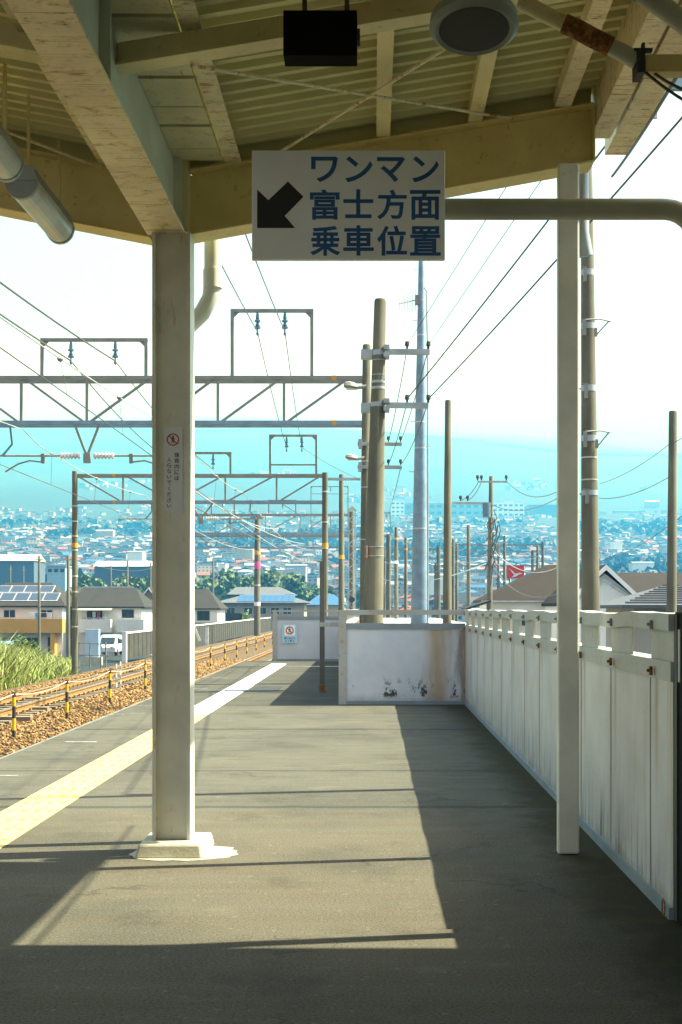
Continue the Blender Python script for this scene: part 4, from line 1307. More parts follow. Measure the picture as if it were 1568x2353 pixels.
for (xd, yb, yt) in ((267.5,1590,1526),(277,1583,1520)):
    Y = 2.57*F/(yb-VPY); a = P(xd,yb,Y); h = (yb-yt)*Y/F
    o = thing('striped_stake', 'thin black and white stake between the tracks, %s of the pair' % ('left' if xd < 270 else 'right'), 'stake', a)
    mb = MB()
    for i in range(6): mb.cyl(a.x, Y, a.z+h*i/6, a.z+h*(i+1)/6, .022, .022, 8, i % 2)
    mb.build('shaft', [M['galv_dark'], M['cloth_white']], o)
# stray sleepers / concrete pieces by the track
for (xd, yd, l, lab) in ((62,1607,.8,'pale concrete block lying between the rails of the farther track'),(38,1652,.7,'grey concrete trough lid lying beside the near rail of the farther track'),(88,1630,.5,'short concrete lid beside the marker post')):
    Y = 2.5*F/(yd-VPY); a = P(xd,yd,Y)
    mb = MB(); mb.box(a.x-l/2,a.x+l/2, Y-.12,Y+.12, a.z-.08,a.z+.06)
    tag(mb.build('concrete_block', M['sleeper'], bevel=.01), lab, 'concrete block')

# tall grass
def grass(name, label, n, fx, hh, seed, mat):
    rs = np.random.RandomState(seed)
    x, y = fx(rs, n); n = len(x)
    z = np.array([ground_z(a, b) for a, b in zip(x, y)])
    h = hh[0]+(hh[1]-hh[0])*rs.rand(n); wd = .012+.022*rs.rand(n)
    px = VPX+F*x/y; clump = np.sin(x*1.1+y*.35)*np.cos(y*.27-x*.6)
    if hh[1] > 1: h *= np.clip(1.25-.0042*px, .5, 1.35)*(1+.35*clump)
    an = rs.rand(n)*2*np.pi; lean = (.15+.55*rs.rand(n))*h; la = rs.rand(n)*2*np.pi
    V = np.zeros((n,7,3))
    for k, t in enumerate((0,.4,.75)):
        ww = wd*(1-.55*t)
        cx = x+lean*t*t*np.cos(la); cy = y+lean*t*t*np.sin(la); cz = z+h*(t-.12*t*t*2)
        V[:,2*k] = np.stack([cx-ww*np.cos(an), cy-ww*np.sin(an), cz], 1)
        V[:,2*k+1] = np.stack([cx+ww*np.cos(an), cy+ww*np.sin(an), cz], 1)
    V[:,6] = np.stack([x+lean*np.cos(la), y+lean*np.sin(la), z+h*.76], 1)
    b = (np.arange(n)*7)[:,None]
    F1 = np.concatenate([b+np.array([[0,1,3]]), b+np.array([[0,3,2]]), b+np.array([[2,3,5]]), b+np.array([[2,5,4]]), b+np.array([[4,5,6]])])
    kind = (rs.rand(n) < .22).astype(int)
    o = np_mesh(name, V.reshape(-1,3), F1, [mat, M['dry_grass']], np.tile(kind, 5))
    tag(o, label, 'grass', kind='stuff')
def fx(rs, n):
    y = 38+rs.rand(n)*52; x = -12.0-rs.rand(n)**1.3*(9+.1*y)
    kp = VPX+F*x/y < 168
    return x[kp], y[kp]
grass('tall_grass', 'tall bright green grass growing beyond the farther track', 26000, fx, (.8,1.9), 3, M['grass'])
def fx2(rs, n):
    y = 50+rs.rand(n)*60; x = -11.6-rs.rand(n)*3
    return x, y
grass('verge_grass', 'short grass along the foot of the track bed', 3000, fx2, (.2,.5), 5, M['grass'])
def leaf_ball(name, parent, cen, rad, n, size, seed, mat, shape=None):
    rs = np.random.RandomState(seed)
    d = rs.normal(size=(n,3)); d /= np.linalg.norm(d, axis=1)[:,None]
    r = rs.rand(n)**.4
    lob = 1+.25*np.sin(d[:,0]*5+seed)*np.cos(d[:,2]*4+seed*2)+.15*np.sin(d[:,1]*9)
    c = np.array(cen)+d*(r*lob)[:,None]*np.array(rad)
    A = rs.normal(size=(n,3,3)); Q, _ = np.linalg.qr(A)
    q = np.array([(-1,-.6,0),(1,-.6,0),(1,.6,0),(-1,.6,0)])*size
    V = q[None]*(.5+rs.rand(n,1,1)) @ Q + c[:,None]
    if parent is not None: V -= np.array(parent.location)
    o = np_mesh(name, V.reshape(-1,3), np.arange(n*4).reshape(-1,4), [mat])
    if parent is not None: o.parent = parent
    return o
c = P(55,1494,92); bu = thing('bush', 'dark rounded bush above the tall grass at the left edge', 'bush', (c.x, c.y, ground_z(c.x, c.y)))
leaf_ball('foliage', bu, (c.x,c.y,c.z), (1.1,1.0,.85), 1500, .09, 6, M['leaf'])
mb = MB(); mb.cyl(c.x, c.y, bu.location.z, c.z, .06, .04, 6); mb.build('stem', M['bark'], bu)

# concrete plank fence
cf = thing('concrete_fence', 'grey concrete plank fence with pale coping beyond the tracks', 'fence', (-19, 105, -2.7))
nseg = 60
A = Vector((-20.0,105,0)); B = Vector((-16.2,206,0))
mb = MB(); mc = MB(); mp = MB()
for k in range(nseg):
    a = A.lerp(B,k/nseg); b = A.lerp(B,(k+1)/nseg); za = -2.62+.55*k/nseg
    ht = 2.05
    mb.bar(a.lerp(b,.03)+Vector((0,0,za+ht/2)), a.lerp(b,.97)+Vector((0,0,za+ht/2)), .08, ht)
    mc.bar(a+Vector((0,0,za+ht+.07)), b+Vector((0,0,za+ht+.07+.55/nseg)), .2, .12)
    mp.bar(a+Vector((.01,0,za)), a+Vector((.01,0,za+ht)), .10, .10)
mb.build('plank', M['conc_fence'], cf); mc.build('coping', M['wall_white'], cf); tag(mp.build('posts', M['conc_fence'], cf), kind='stuff')
mb = MB(); mb.box(-20.1,-19.75, 104.5,104.9, -2.9,-.35)
mb.build('end_pillar', M['wall_white'], cf)
# white slanted board and white stake by the fence
o = thing('slanted_board', 'narrow white board leaning by the track right of the column', 'board', P(452,1475,70))
mb = MB(); mb.bar(P(446,1441,70), P(459,1473,70), .14, .04, up=(0,1,0)); mb.build('board', M['cloth_white'], o)
o = thing('white_stake', 'white stake standing before the concrete fence', 'stake', P(475,1480,95))
mb = MB(); a = P(475,1480,95); mb.box(a.x-.12,a.x+.12, 94.95,95.05, a.z-.4,PZ(1441,95)); mb.build('shaft', M['cloth_white'], o)
# upright white panel with guard rail
pn = thing('upright_panel', 'tall blue white upright panel on a concrete foot beyond the track', 'panel', P(212,1515,95))
a = P(196,1446,95); b = P(227,1510,95)
mb = MB(); mb.box(a.x,b.x, 95,95.5, b.z,a.z); mb.build('panel', flat('pale_blue_panel', (.45,.58,.75), .5, var=.06), pn)
mb = MB(); mb.box(a.x-.1,b.x+.15, 94.9,95.7, ground_z(a.x,95),b.z); mb.build('foot', M['pale_conc'], pn)
gr = thing('guard_rail', 'grey steel guard rail in front of the upright panel', 'guard rail', P(216,1525,88))
mb = MB()
for yy in (1478,1505): mb.bar(P(180,yy,88), P(252,yy+3,88), .06,.06)
mb.build('rails', M['galv_dark'], gr)
for xd in (182,207,232,243):
    a = P(xd,1478,88); mb = MB(); mb.box(a.x-.04,a.x+.04, 87.96,88.04, ground_z(a.x,88),a.z+.06); mb.build('post', M['galv_dark'], gr)
# cars
def car(name, label, cx, Y, zg, mat, w_=1.5, L=3.4, H=1.75):
    o = thing(name, label, 'car', (cx, Y, zg))
    prof = [(-L/2,.3),(-L/2+.02,.75),(-L/2+.45,.95),(-L/2+.95,H-.1),(-L/2+1.3,H),(L/2-.3,H-.03),(L/2,.95),(L/2,.3)]
    def add(pr, ww, mb, mi=0):
        n = len(pr); vs = []
        for s in (-1, 1):
            for (y, z) in pr: vs.append((cx+s*(ww/2-(.12 if z > 1.1 else 0)), Y+y, zg+z))
        fs = [tuple(range(n)), tuple(range(n,2*n))[::-1]] + [(i,(i+1)%n,n+(i+1)%n,n+i) for i in range(n)]
        mb.add(vs, fs, mi)
    mb = MB(); add(prof, w_, mb); mb.build('body', M[mat], o, bevel=.06)
    mb = MB(); y0 = Y-L/2
    mb.add([(cx-w_/2+.2,y0+.43,zg+1.02),(cx+w_/2-.2,y0+.43,zg+1.02),(cx+w_/2-.22,y0+.82,zg+H-.2),(cx-w_/2+.22,y0+.82,zg+H-.2)], [(0,1,2,3)])
    mb.build('windscreen', M['glass'], o)
    for s in (-1, 1):
        mb = MB(); x = cx+s*(w_/2-.02)
        mb.add([(x,Y-L/2+.7,zg+1.02),(x,Y+L/2-.25,zg+1.02),(x-s*.09,Y+L/2-.45,zg+H-.18),(x-s*.09,Y-L/2+1.05,zg+H-.18)], [(0,1,2,3)]); mb.build('side_window', M['glass'], o)
        mb = MB(); mb.box(cx+s*(w_/2-.32)-.14,cx+s*(w_/2-.32)+.14, y0-.02,y0+.06, zg+.62,zg+.82); mb.build('headlight', M['lampglass'], o)
        for yy in (-1.1,1.1):
            mb = MB(); mb.tube([(cx+s*(w_/2-.18),Y+yy,zg+.3),(cx+s*(w_/2+.01),Y+yy,zg+.3)], .3, 14); mb.build('wheel', M['tyre'], o)
    return o
c = P(254,1503,112); car('parked_car', 'white kei car parked beside the concrete fence end', c.x, 112, c.z-.1, 'car_white', 1.6)
c = P(2,1512,112); car('parked_car', 'blue car half hidden by the left picture edge', c.x, 112, c.z, 'car_blue', 1.7, 4, 1.45)

# ================================================================ HOUSES
def hip(mb, x0, x1, y0, y1, ze, zr_, hl, hr, mi=0, over=.4):
    x0 -= over; x1 += over; y0 -= over; y1 += over; ym = (y0+y1)/2
    vs = [(x0,y0,ze),(x1,y0,ze),(x1,y1,ze),(x0,y1,ze),(x0+hl,ym,zr_),(x1-hr,ym,zr_),
          (x0,y0,ze-.15),(x1,y0,ze-.15),(x1,y1,ze-.15),(x0,y1,ze-.15)]
    fs = [(0,1,5,4),(1,2,5),(2,3,4,5),(3,0,4),(6,7,1,0),(7,8,2,1),(8,9,3,2),(9,6,0,3),(9,8,7,6)]
    mb.add(vs, fs, mi)
def windowp(o, x0, x1, z0, z1, y, frame='alu'):
    mb = MB(); t = .06
    mb.box(x0,x1, y-.05,y, z0,z0+t).box(x0,x1, y-.05,y, z1-t,z1).box(x0,x0+t, y-.05,y, z0+t,z1-t).box(x1-t,x1, y-.05,y, z0+t,z1-t).box((x0+x1)/2-t/2,(x0+x1)/2+t/2, y-.045,y, z0+t,z1-t)
    f = mb.build('window', M[frame], o)
    mb = MB(); mb.box(x0+t,x1-t, y-.02,y-.005, z0+t,z1-t); mb.build('pane', M['glass'], f)
def balcony(o, x0, x1, z0, z1, y, d, mat):
    mb = MB(); mb.box(x0,x1, y-d,y-d+.1, z0,z1).box(x0,x0+.1, y-d+.1,y, z0,z1).box(x1-.1,x1, y-d+.1,y, z0,z1).box(x0+.1,x1-.1, y-d+.1,y, z0,z0+.12)
    b = mb.build('balcony', M[mat], o)
    mb = MB(); mb.box(x0,x1, y-d+.02,y-d+.08, z1+.12,z1+.17)
    for k in range(7):
        x = x0+.05+(x1-x0-.1)*k/6; mb.box(x-.02,x+.02, y-d+.03,y-d+.07, z1,z1+.12)
    mb.build('handrail', M['alu'], b)
    return b
def laundry(o, x0, x1, z, y, cols):
    mb = MB(); mb.tube([(x0,y,z),(x1,y,z)], .02, 5); po = mb.build('drying_pole', M['alu'], o)
    n = len(cols); wd = (x1-x0)/n
    for k, c in enumerate(cols):
        mb = MB(); mb.box(x0+wd*k+.08,x0+wd*(k+1)-.08, y-.03,y+.03, z-.55-.25*(k%2),z); mb.build('laundry', M[c], po)

# house A: orange balcony + solar roof
Y = 138.0; s = Y/F
hA = thing('house', 'two storey white house with orange balcony and solar roof', 'house', (PX(60,Y), Y, -3.7))
x0, x1 = PX(-60,Y), PX(143,Y); ze = PZ(1392,Y); dpt = 9.0; zr_ = PZ(1339,Y+dpt/2)
mb = MB(); mb.box(x0,x1, Y,Y+dpt, -4.2,ze-.16); mb.build('wall', M['wall_white'], hA)
mb = MB(); hip(mb, x0, x1, Y, Y+dpt, ze, zr_, 2.5, 2.6); rfA = mb.build('roof', M['roof_dark'], hA)
# solar arrays on the front slope
def on_slope(u0,u1,t0,t1,mb,mi,off=.08):
    ym = Y+dpt/2; e0 = Vector((0,Y-.4,ze)); e1 = Vector((0,ym,zr_)); nrm = Vector((0,-(zr_-ze),(ym-Y+.4))).normalized()*off
    def q(x,t): v = e0.lerp(e1,t)+nrm; return (x,v.y,v.z)
    mb.add([q(u0,t0),q(u1,t0),q(u1-.0,t1),q(u0,t1)], [(0,1,2,3)], mi)
mb = MB(); mf = MB()
for r_, (t0,t1,xe) in enumerate(((.20,.52,PX(128,Y)),(.56,.84,PX(108,Y)))):
    wd = 1.55
    for k in range(7):
        xb = xe-k*wd
        on_slope(xb-wd+.05, xb-.05, t0+.01, t1-.01, mb, 0, .09)
    on_slope(xe-7*wd, xe+.04, t0-.01, t1+.01, mf, 0, .06)
mb.build('solar_panel', M['solar'], rfA); mf.build('panel_frame', M['alu'], rfA)
balcony(hA, PX(8,Y), PX(150,Y), PZ(1454,Y), PZ(1422,Y), Y, 1.3, 'wall_orange')
balcony(hA, PX(-70,Y), PX(2,Y), PZ(1454,Y), PZ(1422,Y), Y, 1.3, 'wall_orange')
windowp(hA, PX(8,Y), PX(36,Y), PZ(1420,Y), PZ(1401,Y), Y); windowp(hA, PX(93,Y), PX(122,Y), PZ(1420,Y), PZ(1401,Y), Y)
for a_, b_ in ((4,34),(56,88)): windowp(hA, PX(a_,Y), PX(b_,Y), PZ(1503,Y), PZ(1464,Y), Y)
mb = MB(); mb.box(PX(110,Y),PX(121,Y), Y-.05,Y, PZ(1508,Y),PZ(1464,Y)); d_ = mb.build('door', M['dark_grey'], hA)
mb = MB(); mb.box(PX(122,Y),PX(132,Y), Y-1.2,Y-.001, -4.2,PZ(1455,Y)-.01); mb.build('porch_pillar', M['wall_orange'], hA)
laundry(hA, PX(70,Y), PX(125,Y), PZ(1408,Y), Y-.8, ['cloth_white','cloth_blue','postblack','cloth_white'])
# house B: white with two balconies
Y = 140.0
hB = thing('house', 'two storey white house with dark roof and two white balconies', 'house', (PX(256,Y), Y, -3.7))
x0, x1 = PX(168,Y), PX(325,Y); ze = PZ(1394,Y); dpt = 8.0; zr_ = PZ(1350,Y+4)
mb = MB(); mb.box(x0,x1, Y,Y+dpt, -4.2,ze-.16); mb.build('wall', M['wall_white'], hB)
mb = MB(); hip(mb, x0, x1, Y, Y+dpt, ze, zr_, .6, 1.7); rf = mb.build('roof', M['roof_dark'], hB)
mb = MB(); mb.box(x0+.3,x1-1.6, Y+3.9,Y+4.1, zr_-.03,zr_+.1); mb.build('ridge_cap', M['alu'], rf)
balcony(hB, PX(188,Y), PX(260,Y), PZ(1453,Y), PZ(1423,Y), Y, 1.4, 'wall_white')
balcony(hB, PX(273,Y), PX(336,Y), PZ(1453,Y), PZ(1423,Y), Y, 1.4, 'wall_white')
mb = MB(); mb.prism([(Y-1.5,PZ(1403,Y)),(Y,PZ(1398,Y)),(Y,PZ(1398,Y)+.06),(Y-1.5,PZ(1403,Y)+.06)], 'x', PX(184,Y), PX(260,Y))
for xd in (196,222,248): mb.box(PX(xd,Y)-.04,PX(xd,Y)+.04, Y-1.4,Y-1.32, PZ(1423,Y),PZ(1403,Y)+.02)
mb.build('awning', M['awning'], hB)
windowp(hB, PX(280,Y), PX(308,Y), PZ(1421,Y), PZ(1401,Y), Y, 'dark_grey'); windowp(hB, PX(200,Y), PX(235,Y), PZ(1421,Y), PZ(1401,Y), Y, 'dark_grey')
for a_, b_ in ((228,236),(252,264)):
    mb = MB(); mb.box(PX(a_,Y),PX(b_,Y), Y-.05,Y, PZ(1503,Y),PZ(1458,Y)); mb.build('door', M['dark_grey'] if a_ < 240 else M['wall_cream'], hB)
laundry(hB, PX(194,Y), PX(236,Y), PZ(1406,Y), Y-.9, ['cloth_white','postblack','cloth_white','cloth_red'])
# cream gable house between A and B
Y = 150.0
hC = thing('house', 'cream gabled house squeezed between the two white houses', 'house', (PX(160,Y), Y, -3.7))
x0, x1 = PX(135,Y), PX(186,Y); ze = PZ(1385,Y); zr_ = PZ(1352,Y)
mb = MB(); mb.prism([(x0,-4.2),(x1,-4.2),(x1,ze),((x0+x1)/2,zr_-.2),(x0,ze)], 'y', Y, Y+8); mb.build('wall', M['wall_cream'], hC)
def gable_roof(o, x0, x1, y0, y1, ze, zr_, mat, over=.35, t=.18, fascia=None):
    xm = (x0+x1)/2; sl = (zr_-ze)/(xm-x0)
    mb = MB(); xa = x0-over; xb = x1+over; za = ze-over*sl
    mb.prism([(xa,za),(xm,zr_),(xb,za),(xb,za+t),(xm,zr_+t),(xa,za+t)], 'y', y0-.4, y1+.4)
    r = mb.build('roof', M[mat], o)
    if fascia:
        mb = MB(); mb.prism([(xa,za-.12),(xm,zr_-.12),(xb,za-.12),(xb,za+t*.9),(xm,zr_+t*.9),(xa,za+t*.9)], 'y', y0-.47, y0-.405); mb.build('fascia', M[fascia], r)
gable_roof(hC, x0, x1, Y, Y+8, ze, zr_, 'roof_dark', fascia='wall_white')
mb = MB(); mb.box(PX(158,Y),PX(165,Y), Y-.04,Y, PZ(1383,Y),PZ(1372,Y)); mb.build('window', M['glass'], hC)
# house D, behind and right of the column
Y = 158.0
hD = thing('house', 'grey roofed white house right of the canopy column', 'house', (PX(440,Y), Y, -3.7))
x0, x1 = PX(345,Y), PX(500,Y); ze = PZ(1398,Y); zr_ = PZ(1354,Y+4)
mb = MB(); mb.box(x0,x1, Y,Y+8, -4.2,ze-.16); mb.build('wall', M['wall_white'], hD)
mb = MB(); hip(mb, x0, x1, Y, Y+8, ze, zr_, .5, 2.0); mb.build('roof', M['roof_dark'], hD)
windowp(hD, PX(453,Y), PX(482,Y), PZ(1426,Y), PZ(1404,Y), Y, 'dark_grey')
balcony(hD, PX(440,Y), PX(507,Y), PZ(1452,Y), PZ(1430,Y), Y, 1.2, 'wall_grey')
windowp(hD, PX(352,Y), PX(362,Y), PZ(1424,Y), PZ(1406,Y), Y, 'dark_grey')
hD2 = thing('house', 'beige gabled house half hidden behind the canopy column', 'house', (PX(340,165), 165, -3.7))
Y = 165.0; x0, x1 = PX(315,Y), PX(370,Y); ze = PZ(1388,Y); zr_ = PZ(1352,Y)
mb = MB(); mb.prism([(x0,-4.2),(x1,-4.2),(x1,ze),((x0+x1)/2,zr_-.2),(x0,ze)], 'y', Y, Y+8); mb.build('wall', M['wall_grey'], hD2)
gable_roof(hD2, x0, x1, Y, Y+8, ze, zr_, 'roof_dark', fascia='wall_white')
mb = MB(); mb.box(PX(343,Y),PX(352,Y), Y-.05,Y, PZ(1425,Y),PZ(1405,Y)); mb.build('window', M['glass'], hD2)
# low house with blue solar roof
Y = 235.0
hE = thing('house', 'low grey house with broad blue solar panels on its tiled roof', 'house', (PX(600,Y), Y, -4.6))
x0, x1 = PX(500,Y), PX(705,Y); ze = PZ(1385,Y); dpt = 11; zr_ = PZ(1366,Y+5.5)
mb = MB(); mb.box(x0+.5,x1-.5, Y+.5,Y+dpt, -5,ze-.16); mb.build('wall', M['wall_grey'], hE)
mb = MB(); hip(mb, x0, x1, Y, Y+dpt, ze, zr_, 5.0, 5.0, over=.6); r_ = mb.build('roof', M['roof_tile'], hE)
mb = MB(); hip(mb, PX(515,Y), PX(668,Y), Y+7, Y+16, PZ(1366,Y+7), PZ(1349,Y+11), 1.2, 3, over=.3); mb.build('upper_roof', M['roof_tile'], hE)
mb = MB(); mb.box(PX(520,Y),PX(660,Y), Y+8,Y+15, ze-.5,PZ(1366,Y+7)-.14); mb.build('upper_wall', M['wall_grey'], hE)
ym = Y+dpt/2; mb = MB(); mf = MB()
def q(x,t): v = Vector((0,Y-.6,ze)).lerp(Vector((0,ym,zr_)),t)+Vector((0,-.03,.10)); return (x,v.y,v.z)
for r2 in range(4):
    for k in range(9):
        xa = PX(545,Y)+k*1.15-r2*.5+r2*.5; mb.add([q(xa,.08+.21*r2),q(xa+1.08,.08+.21*r2),q(xa+1.08,.27+.21*r2),q(xa,.27+.21*r2)], [(0,1,2,3)])
mb.build('solar_panel', M['solar_blue'], r_)
for xd in (520,560,592,622,650): windowp(hE, PX(xd,Y), PX(xd+20,Y), PZ(1412,Y), PZ(1396,Y), Y+.5)
o = thing('blind_fence', 'brown board fence before the low grey house', 'fence', (PX(535,205), 205, -3))
mb = MB(); mb.box(PX(518,205),PX(557,205), 205,205.1, -4.5,PZ(1409,205)); mb.build('boards', M['conc_fence'], o)
c = P(564,1418,210); o = thing('shrub', 'bright green shrub at the end of the brown board fence', 'shrub', (c.x,c.y,-4))
leaf_ball('foliage', o, (c.x,c.y,c.z-.5), (.8,.8,1.3), 400, .12, 9, M['grass'])
hF = thing('house', 'grey house with small blue solar roof behind the dark post', 'house', (PX(760,250), 250, -4.6))
Y = 250.0; x0, x1 = PX(706,Y), PX(792,Y); ze = PZ(1390,Y); zr_ = PZ(1366,Y+5)
mb = MB(); mb.box(x0,x1, Y,Y+10, -5,ze-.16); mb.build('wall', M['wall_grey'], hF)
mb = MB(); hip(mb, x0, x1, Y, Y+10, ze, zr_, 2.5, 2.5); mb.build('roof', M['solar_blue'], hF)

# right-hand houses
Y = 80.0
hG = thing('house', 'white house with brown hipped slate roof left of the right column', 'house', (PX(1240,Y), Y, -4.2))
x0, x1 = PX(1113,Y), PX(1390,Y); ze = PZ(1379,Y); dpt = 7; zr_ = PZ(1298,Y+3.5)
mb = MB(); mb.box(x0+.3,x1, Y,Y+dpt, -4.2,ze-.16); mb.build('wall', M['wall_white'], hG)
mb = MB(); hip(mb, x0, x1, Y, Y+dpt, ze, zr_, 4.4, 2.0, over=.15); mb.build('roof', M['roof_brown'], hG)
mb = MB(); mb.box(x0-.17,x1+.17, Y-.24,Y-.155, ze-.14,ze-.02); mb.build('eaves_gutter', M['alu'], hG)
windowp(hG, PX(1180,Y), PX(1215,Y), PZ(1440,Y), PZ(1408,Y), Y)
Y = 70.0
hH = thing('house', 'white gabled house with double white bargeboards right of the thick pole', 'house', (PX(1380,Y), Y, -4.2))
x0, x1 = PX(1303,Y), PX(1478,Y); ze = PZ(1387,Y); zr_ = PZ(1305,Y)
mb = MB(); mb.prism([(x0,-4.2),(x1,-4.2),(x1,ze),((x0+x1)/2,zr_-.3),(x0,ze)], 'y', Y, Y+9); mb.build('wall', flat('bright_white_render', (.86,.86,.86), .8, var=.04), hH)
gable_roof(hH, x0, x1, Y, Y+9, ze, zr_, 'roof_brown', over=.15, fascia='bright_white')
WHB = flat('pale_blue_board', (.55,.66,.74), .6)
xm = (x0+x1)/2
mb = MB(); mb.prism([(xm-1.9,zr_-2.05),(xm,zr_-.72),(xm+1.9,zr_-2.05),(xm+1.9,zr_-1.9),(xm,zr_-.55),(xm-1.9,zr_-1.9)], 'y', Y-.12, Y-.002); mb.build('inner_bargeboard', WHB, hH)
hI = thing('house', 'house with long brown slate roof behind the white gable', 'house', (PX(1500,85), 85, -4.2))
Y = 85.0; x0, x1 = PX(1400,Y), PX(1680,Y)
mb = MB(); mb.box(x0,x1, Y,Y+8, -4.2,PZ(1372,Y)); mb.build('wall', M['wall_cream'], hI)
mb = MB(); hip(mb, x0, x1, Y, Y+8, PZ(1368,Y), PZ(1316,Y+4), 1.2, 1.2); mb.build('roof', M['roof_brown'], hI)
hJ = thing('house', 'house with grey ribbed tile roof at the right picture edge', 'house', (PX(1540,55), 55, -4.2))
Y = 55.0; x0, x1 = PX(1445,Y), PX(1720,Y)
mb = MB(); mb.box(x0+.3,x1, Y+.3,Y+7, -4.2,PZ(1393,Y)-.05); mb.build('wall', M['wall_grey'], hJ)
mb = MB(); hip(mb, x0, x1, Y, Y+7, PZ(1390,Y), PZ(1345,Y+3.5), 2.6, 2.6, over=.3); rr = mb.build('roof', M['roof_tile'], hJ)
mb = MB()
for k in range(9):
    t = (k+.5)/9; a = Vector((x0-.3+2.6*t, Y-.3+3.8*t, PZ(1390,Y)+(PZ(1345,Y+3.5)-PZ(1390,Y))*t)); b = Vector((x1+.3-2.6*t, a.y, a.z))
    mb.bar(a+Vector((0,0,.05)), b+Vector((0,0,.03)), .05, .06)
mb.build('tile_course', M['roof_tile'], rr)
# white flat shed roof under the rails
o = thing('flat_shed', 'low shed with bright white flat roof seen between the wall rails', 'shed', (3, 66, -4.2))
mb = MB(); mb.box(PX(880,58),PX(1100,58), 60,104, -4.2,.52); mb.build('wall', M['wall_grey'], o)
mb = MB(); mb.box(PX(880,58)-.3,PX(1100,58)+.3, 59.5,104.5, .52,.72); mb.build('roof', flat('white_roof_coating', (.8,.8,.8), .6, var=.05), o)
# low outhouse
o = thing('outhouse', 'small grey outhouse left of the brown roofed house', 'outhouse', (PX(1095,74), 74, -4.2))
Y = 74.0; x0, x1 = PX(1080,Y), PX(1116,Y)
mb = MB(); mb.box(x0,x1, Y,Y+4, -4.2,PZ(1402,Y)); mb.build('wall', M['wall_grey'], o)
mb = MB(); mb.prism([(x0-.2,PZ(1402,Y)),(x1+.3,PZ(1384,Y)),(x1+.3,PZ(1384,Y)+.12),(x0-.2,PZ(1402,Y)+.12)], 'y', Y-.3, Y+4.3); mb.build('roof', M['roof_dark'], o)
# red billboard
Y = 130.0
rbd = thing('billboard', 'red billboard with a white bird shape above the brown roof', 'billboard', P(1185,1313,Y))
a = P(1165,1299,Y); b = P(1205,1329,Y)
mb = MB(); mb.box(a.x,b.x, Y,Y+.25, b.z,a.z); mb.build('panel', flat('billboard_red', (.62,.03,.03), .5, var=.08), rbd)
mb = MB(); bird = [(1169,1305),(1180,1313),(1184,1318),(1197,1316),(1201,1318),(1192,1321),(1186,1325),(1176,1327),(1182,1321),(1176,1314)]
mb.add([P(x_,y_,Y-.02) for x_,y_ in bird], [tuple(range(len(bird)))]); mb.build('bird_emblem', M['cloth_white'], rbd)
mb = MB()
for x_ in (a.x+.3, b.x-.3): mb.box(x_-.08,x_+.08, Y+.26,Y+.42, -4.4,a.z)
mb.build('legs', M['galv_dark'], rbd)

# small poles among the left houses
for (xd, yt, Y, wd, lab) in ((90,1278,105,7,'slender pale utility pole before the orange balcony'),(157,1278,100,9,'pale utility pole just left of the second portal mast'),(293,1290,210,6,'thin utility pole behind the white house'),(346,1293,215,5,'thin utility pole beside the canopy column on its left'),(490,1290,230,5,'thin utility pole behind the low grey house'),(255,1300,260,4,'faint pole between the trees on the left'),(24,1300,260,4,'faint pole behind the solar roof'),(54,1302,260,4,'second faint pole behind the solar roof')):
    o, _ = pole(xd, yt, xd, 1480, Y, wd*.8, wd, 'concrete', 'utility_pole', lab, 'pole', base_z=-4.5, n=8)
    arm(o, P(xd-10*100/Y,yt+8,Y-.2), P(xd+10*100/Y,yt+8,Y-.2), .08, .08)
wire(sagpts(P(90,1287,105), P(157,1281,100), .25, 10), .02, 'wire', 'dark cable between the two pale utility poles')
wire(sagpts(P(157,1281,100), P(352,1304,215), .8, 10), .025, 'wire', 'cable running right from the pale utility pole over the rooftops')

# ================================================================ TREES
def tree_proto(seed, H, W, n, size):
    o = thing('tree', 'x', 'tree', (0,0,0))
    rs = random.Random(seed)
    mb = MB(); mb.tube([(0,0,0),(.1,0,H*.3),(.05,.1,H*.6)], [H*.03,H*.022,H*.012], 7)
    for k in range(5):
        a = rs.uniform(0,6.28); z = H*rs.uniform(.25,.5)
        mb.tube([(.08,0,z),(W*.3*math.cos(a),W*.3*math.sin(a),z+H*.2)], [H*.014,H*.006], 5)
    mb.build('trunk', M['bark'], o)
    V = []; n_c = 9
    rn = np.random.RandomState(seed)
    cs = []
    for k in range(n_c):
        a = rs.uniform(0,6.28); r = W*rs.uniform(.1,.42)
        cs.append((r*math.cos(a), r*math.sin(a), H*rs.uniform(.4,.82), W*rs.uniform(.18,.3)))
    d = rn.normal(size=(n,3)); d /= np.linalg.norm(d,axis=1)[:,None]
    ci = np.array(cs)[rn.randint(0,n_c,n)]
    c = ci[:,:3]+d*(rn.rand(n)**.5)[:,None]*ci[:,3:4]*np.array([1,1,.8])
    A = rn.normal(size=(n,3,3)); Q, _ = np.linalg.qr(A)
    q = np.array([(-1,-.7,0),(1,-.7,0),(1,.7,0),(-1,.7,0)])*size
    Vv = q[None]*(.5+rn.rand(n,1,1)) @ Q + c[:,None]
    cr = np_mesh('crown', Vv.reshape(-1,3), np.arange(n*4).reshape(-1,4), [M['leaf']]); cr.parent = o
    return o
protos = [tree_proto(11,12,11,1600,.42), tree_proto(12,14,10,1600,.42), tree_proto(13,10,12,1600,.42)]
used = [0,0,0]
rnd = random.Random(21)
def plant(x, y, s, label, group):
    k = rnd.randrange(3)
    if used[k] == 0: o = protos[k]; used[k] = 1
    else: o = copy_tree(protos[k])
    o.location = (x, y, ground_z(x,y)); o.scale = (s*rnd.uniform(.9,1.1), s*rnd.uniform(.9,1.1), s); o.rotation_euler = (0,0,rnd.uniform(0,6.28))
    tag(o, label, 'tree', group)
for xd in (182,205,228,252,276,300,322,345):
    Y = rnd.uniform(370,400); plant(PX(xd,Y), Y, 1.12+rnd.uniform(-.12,.12), 'dark green tree in the clump behind the two white houses', 'trees behind the white houses')
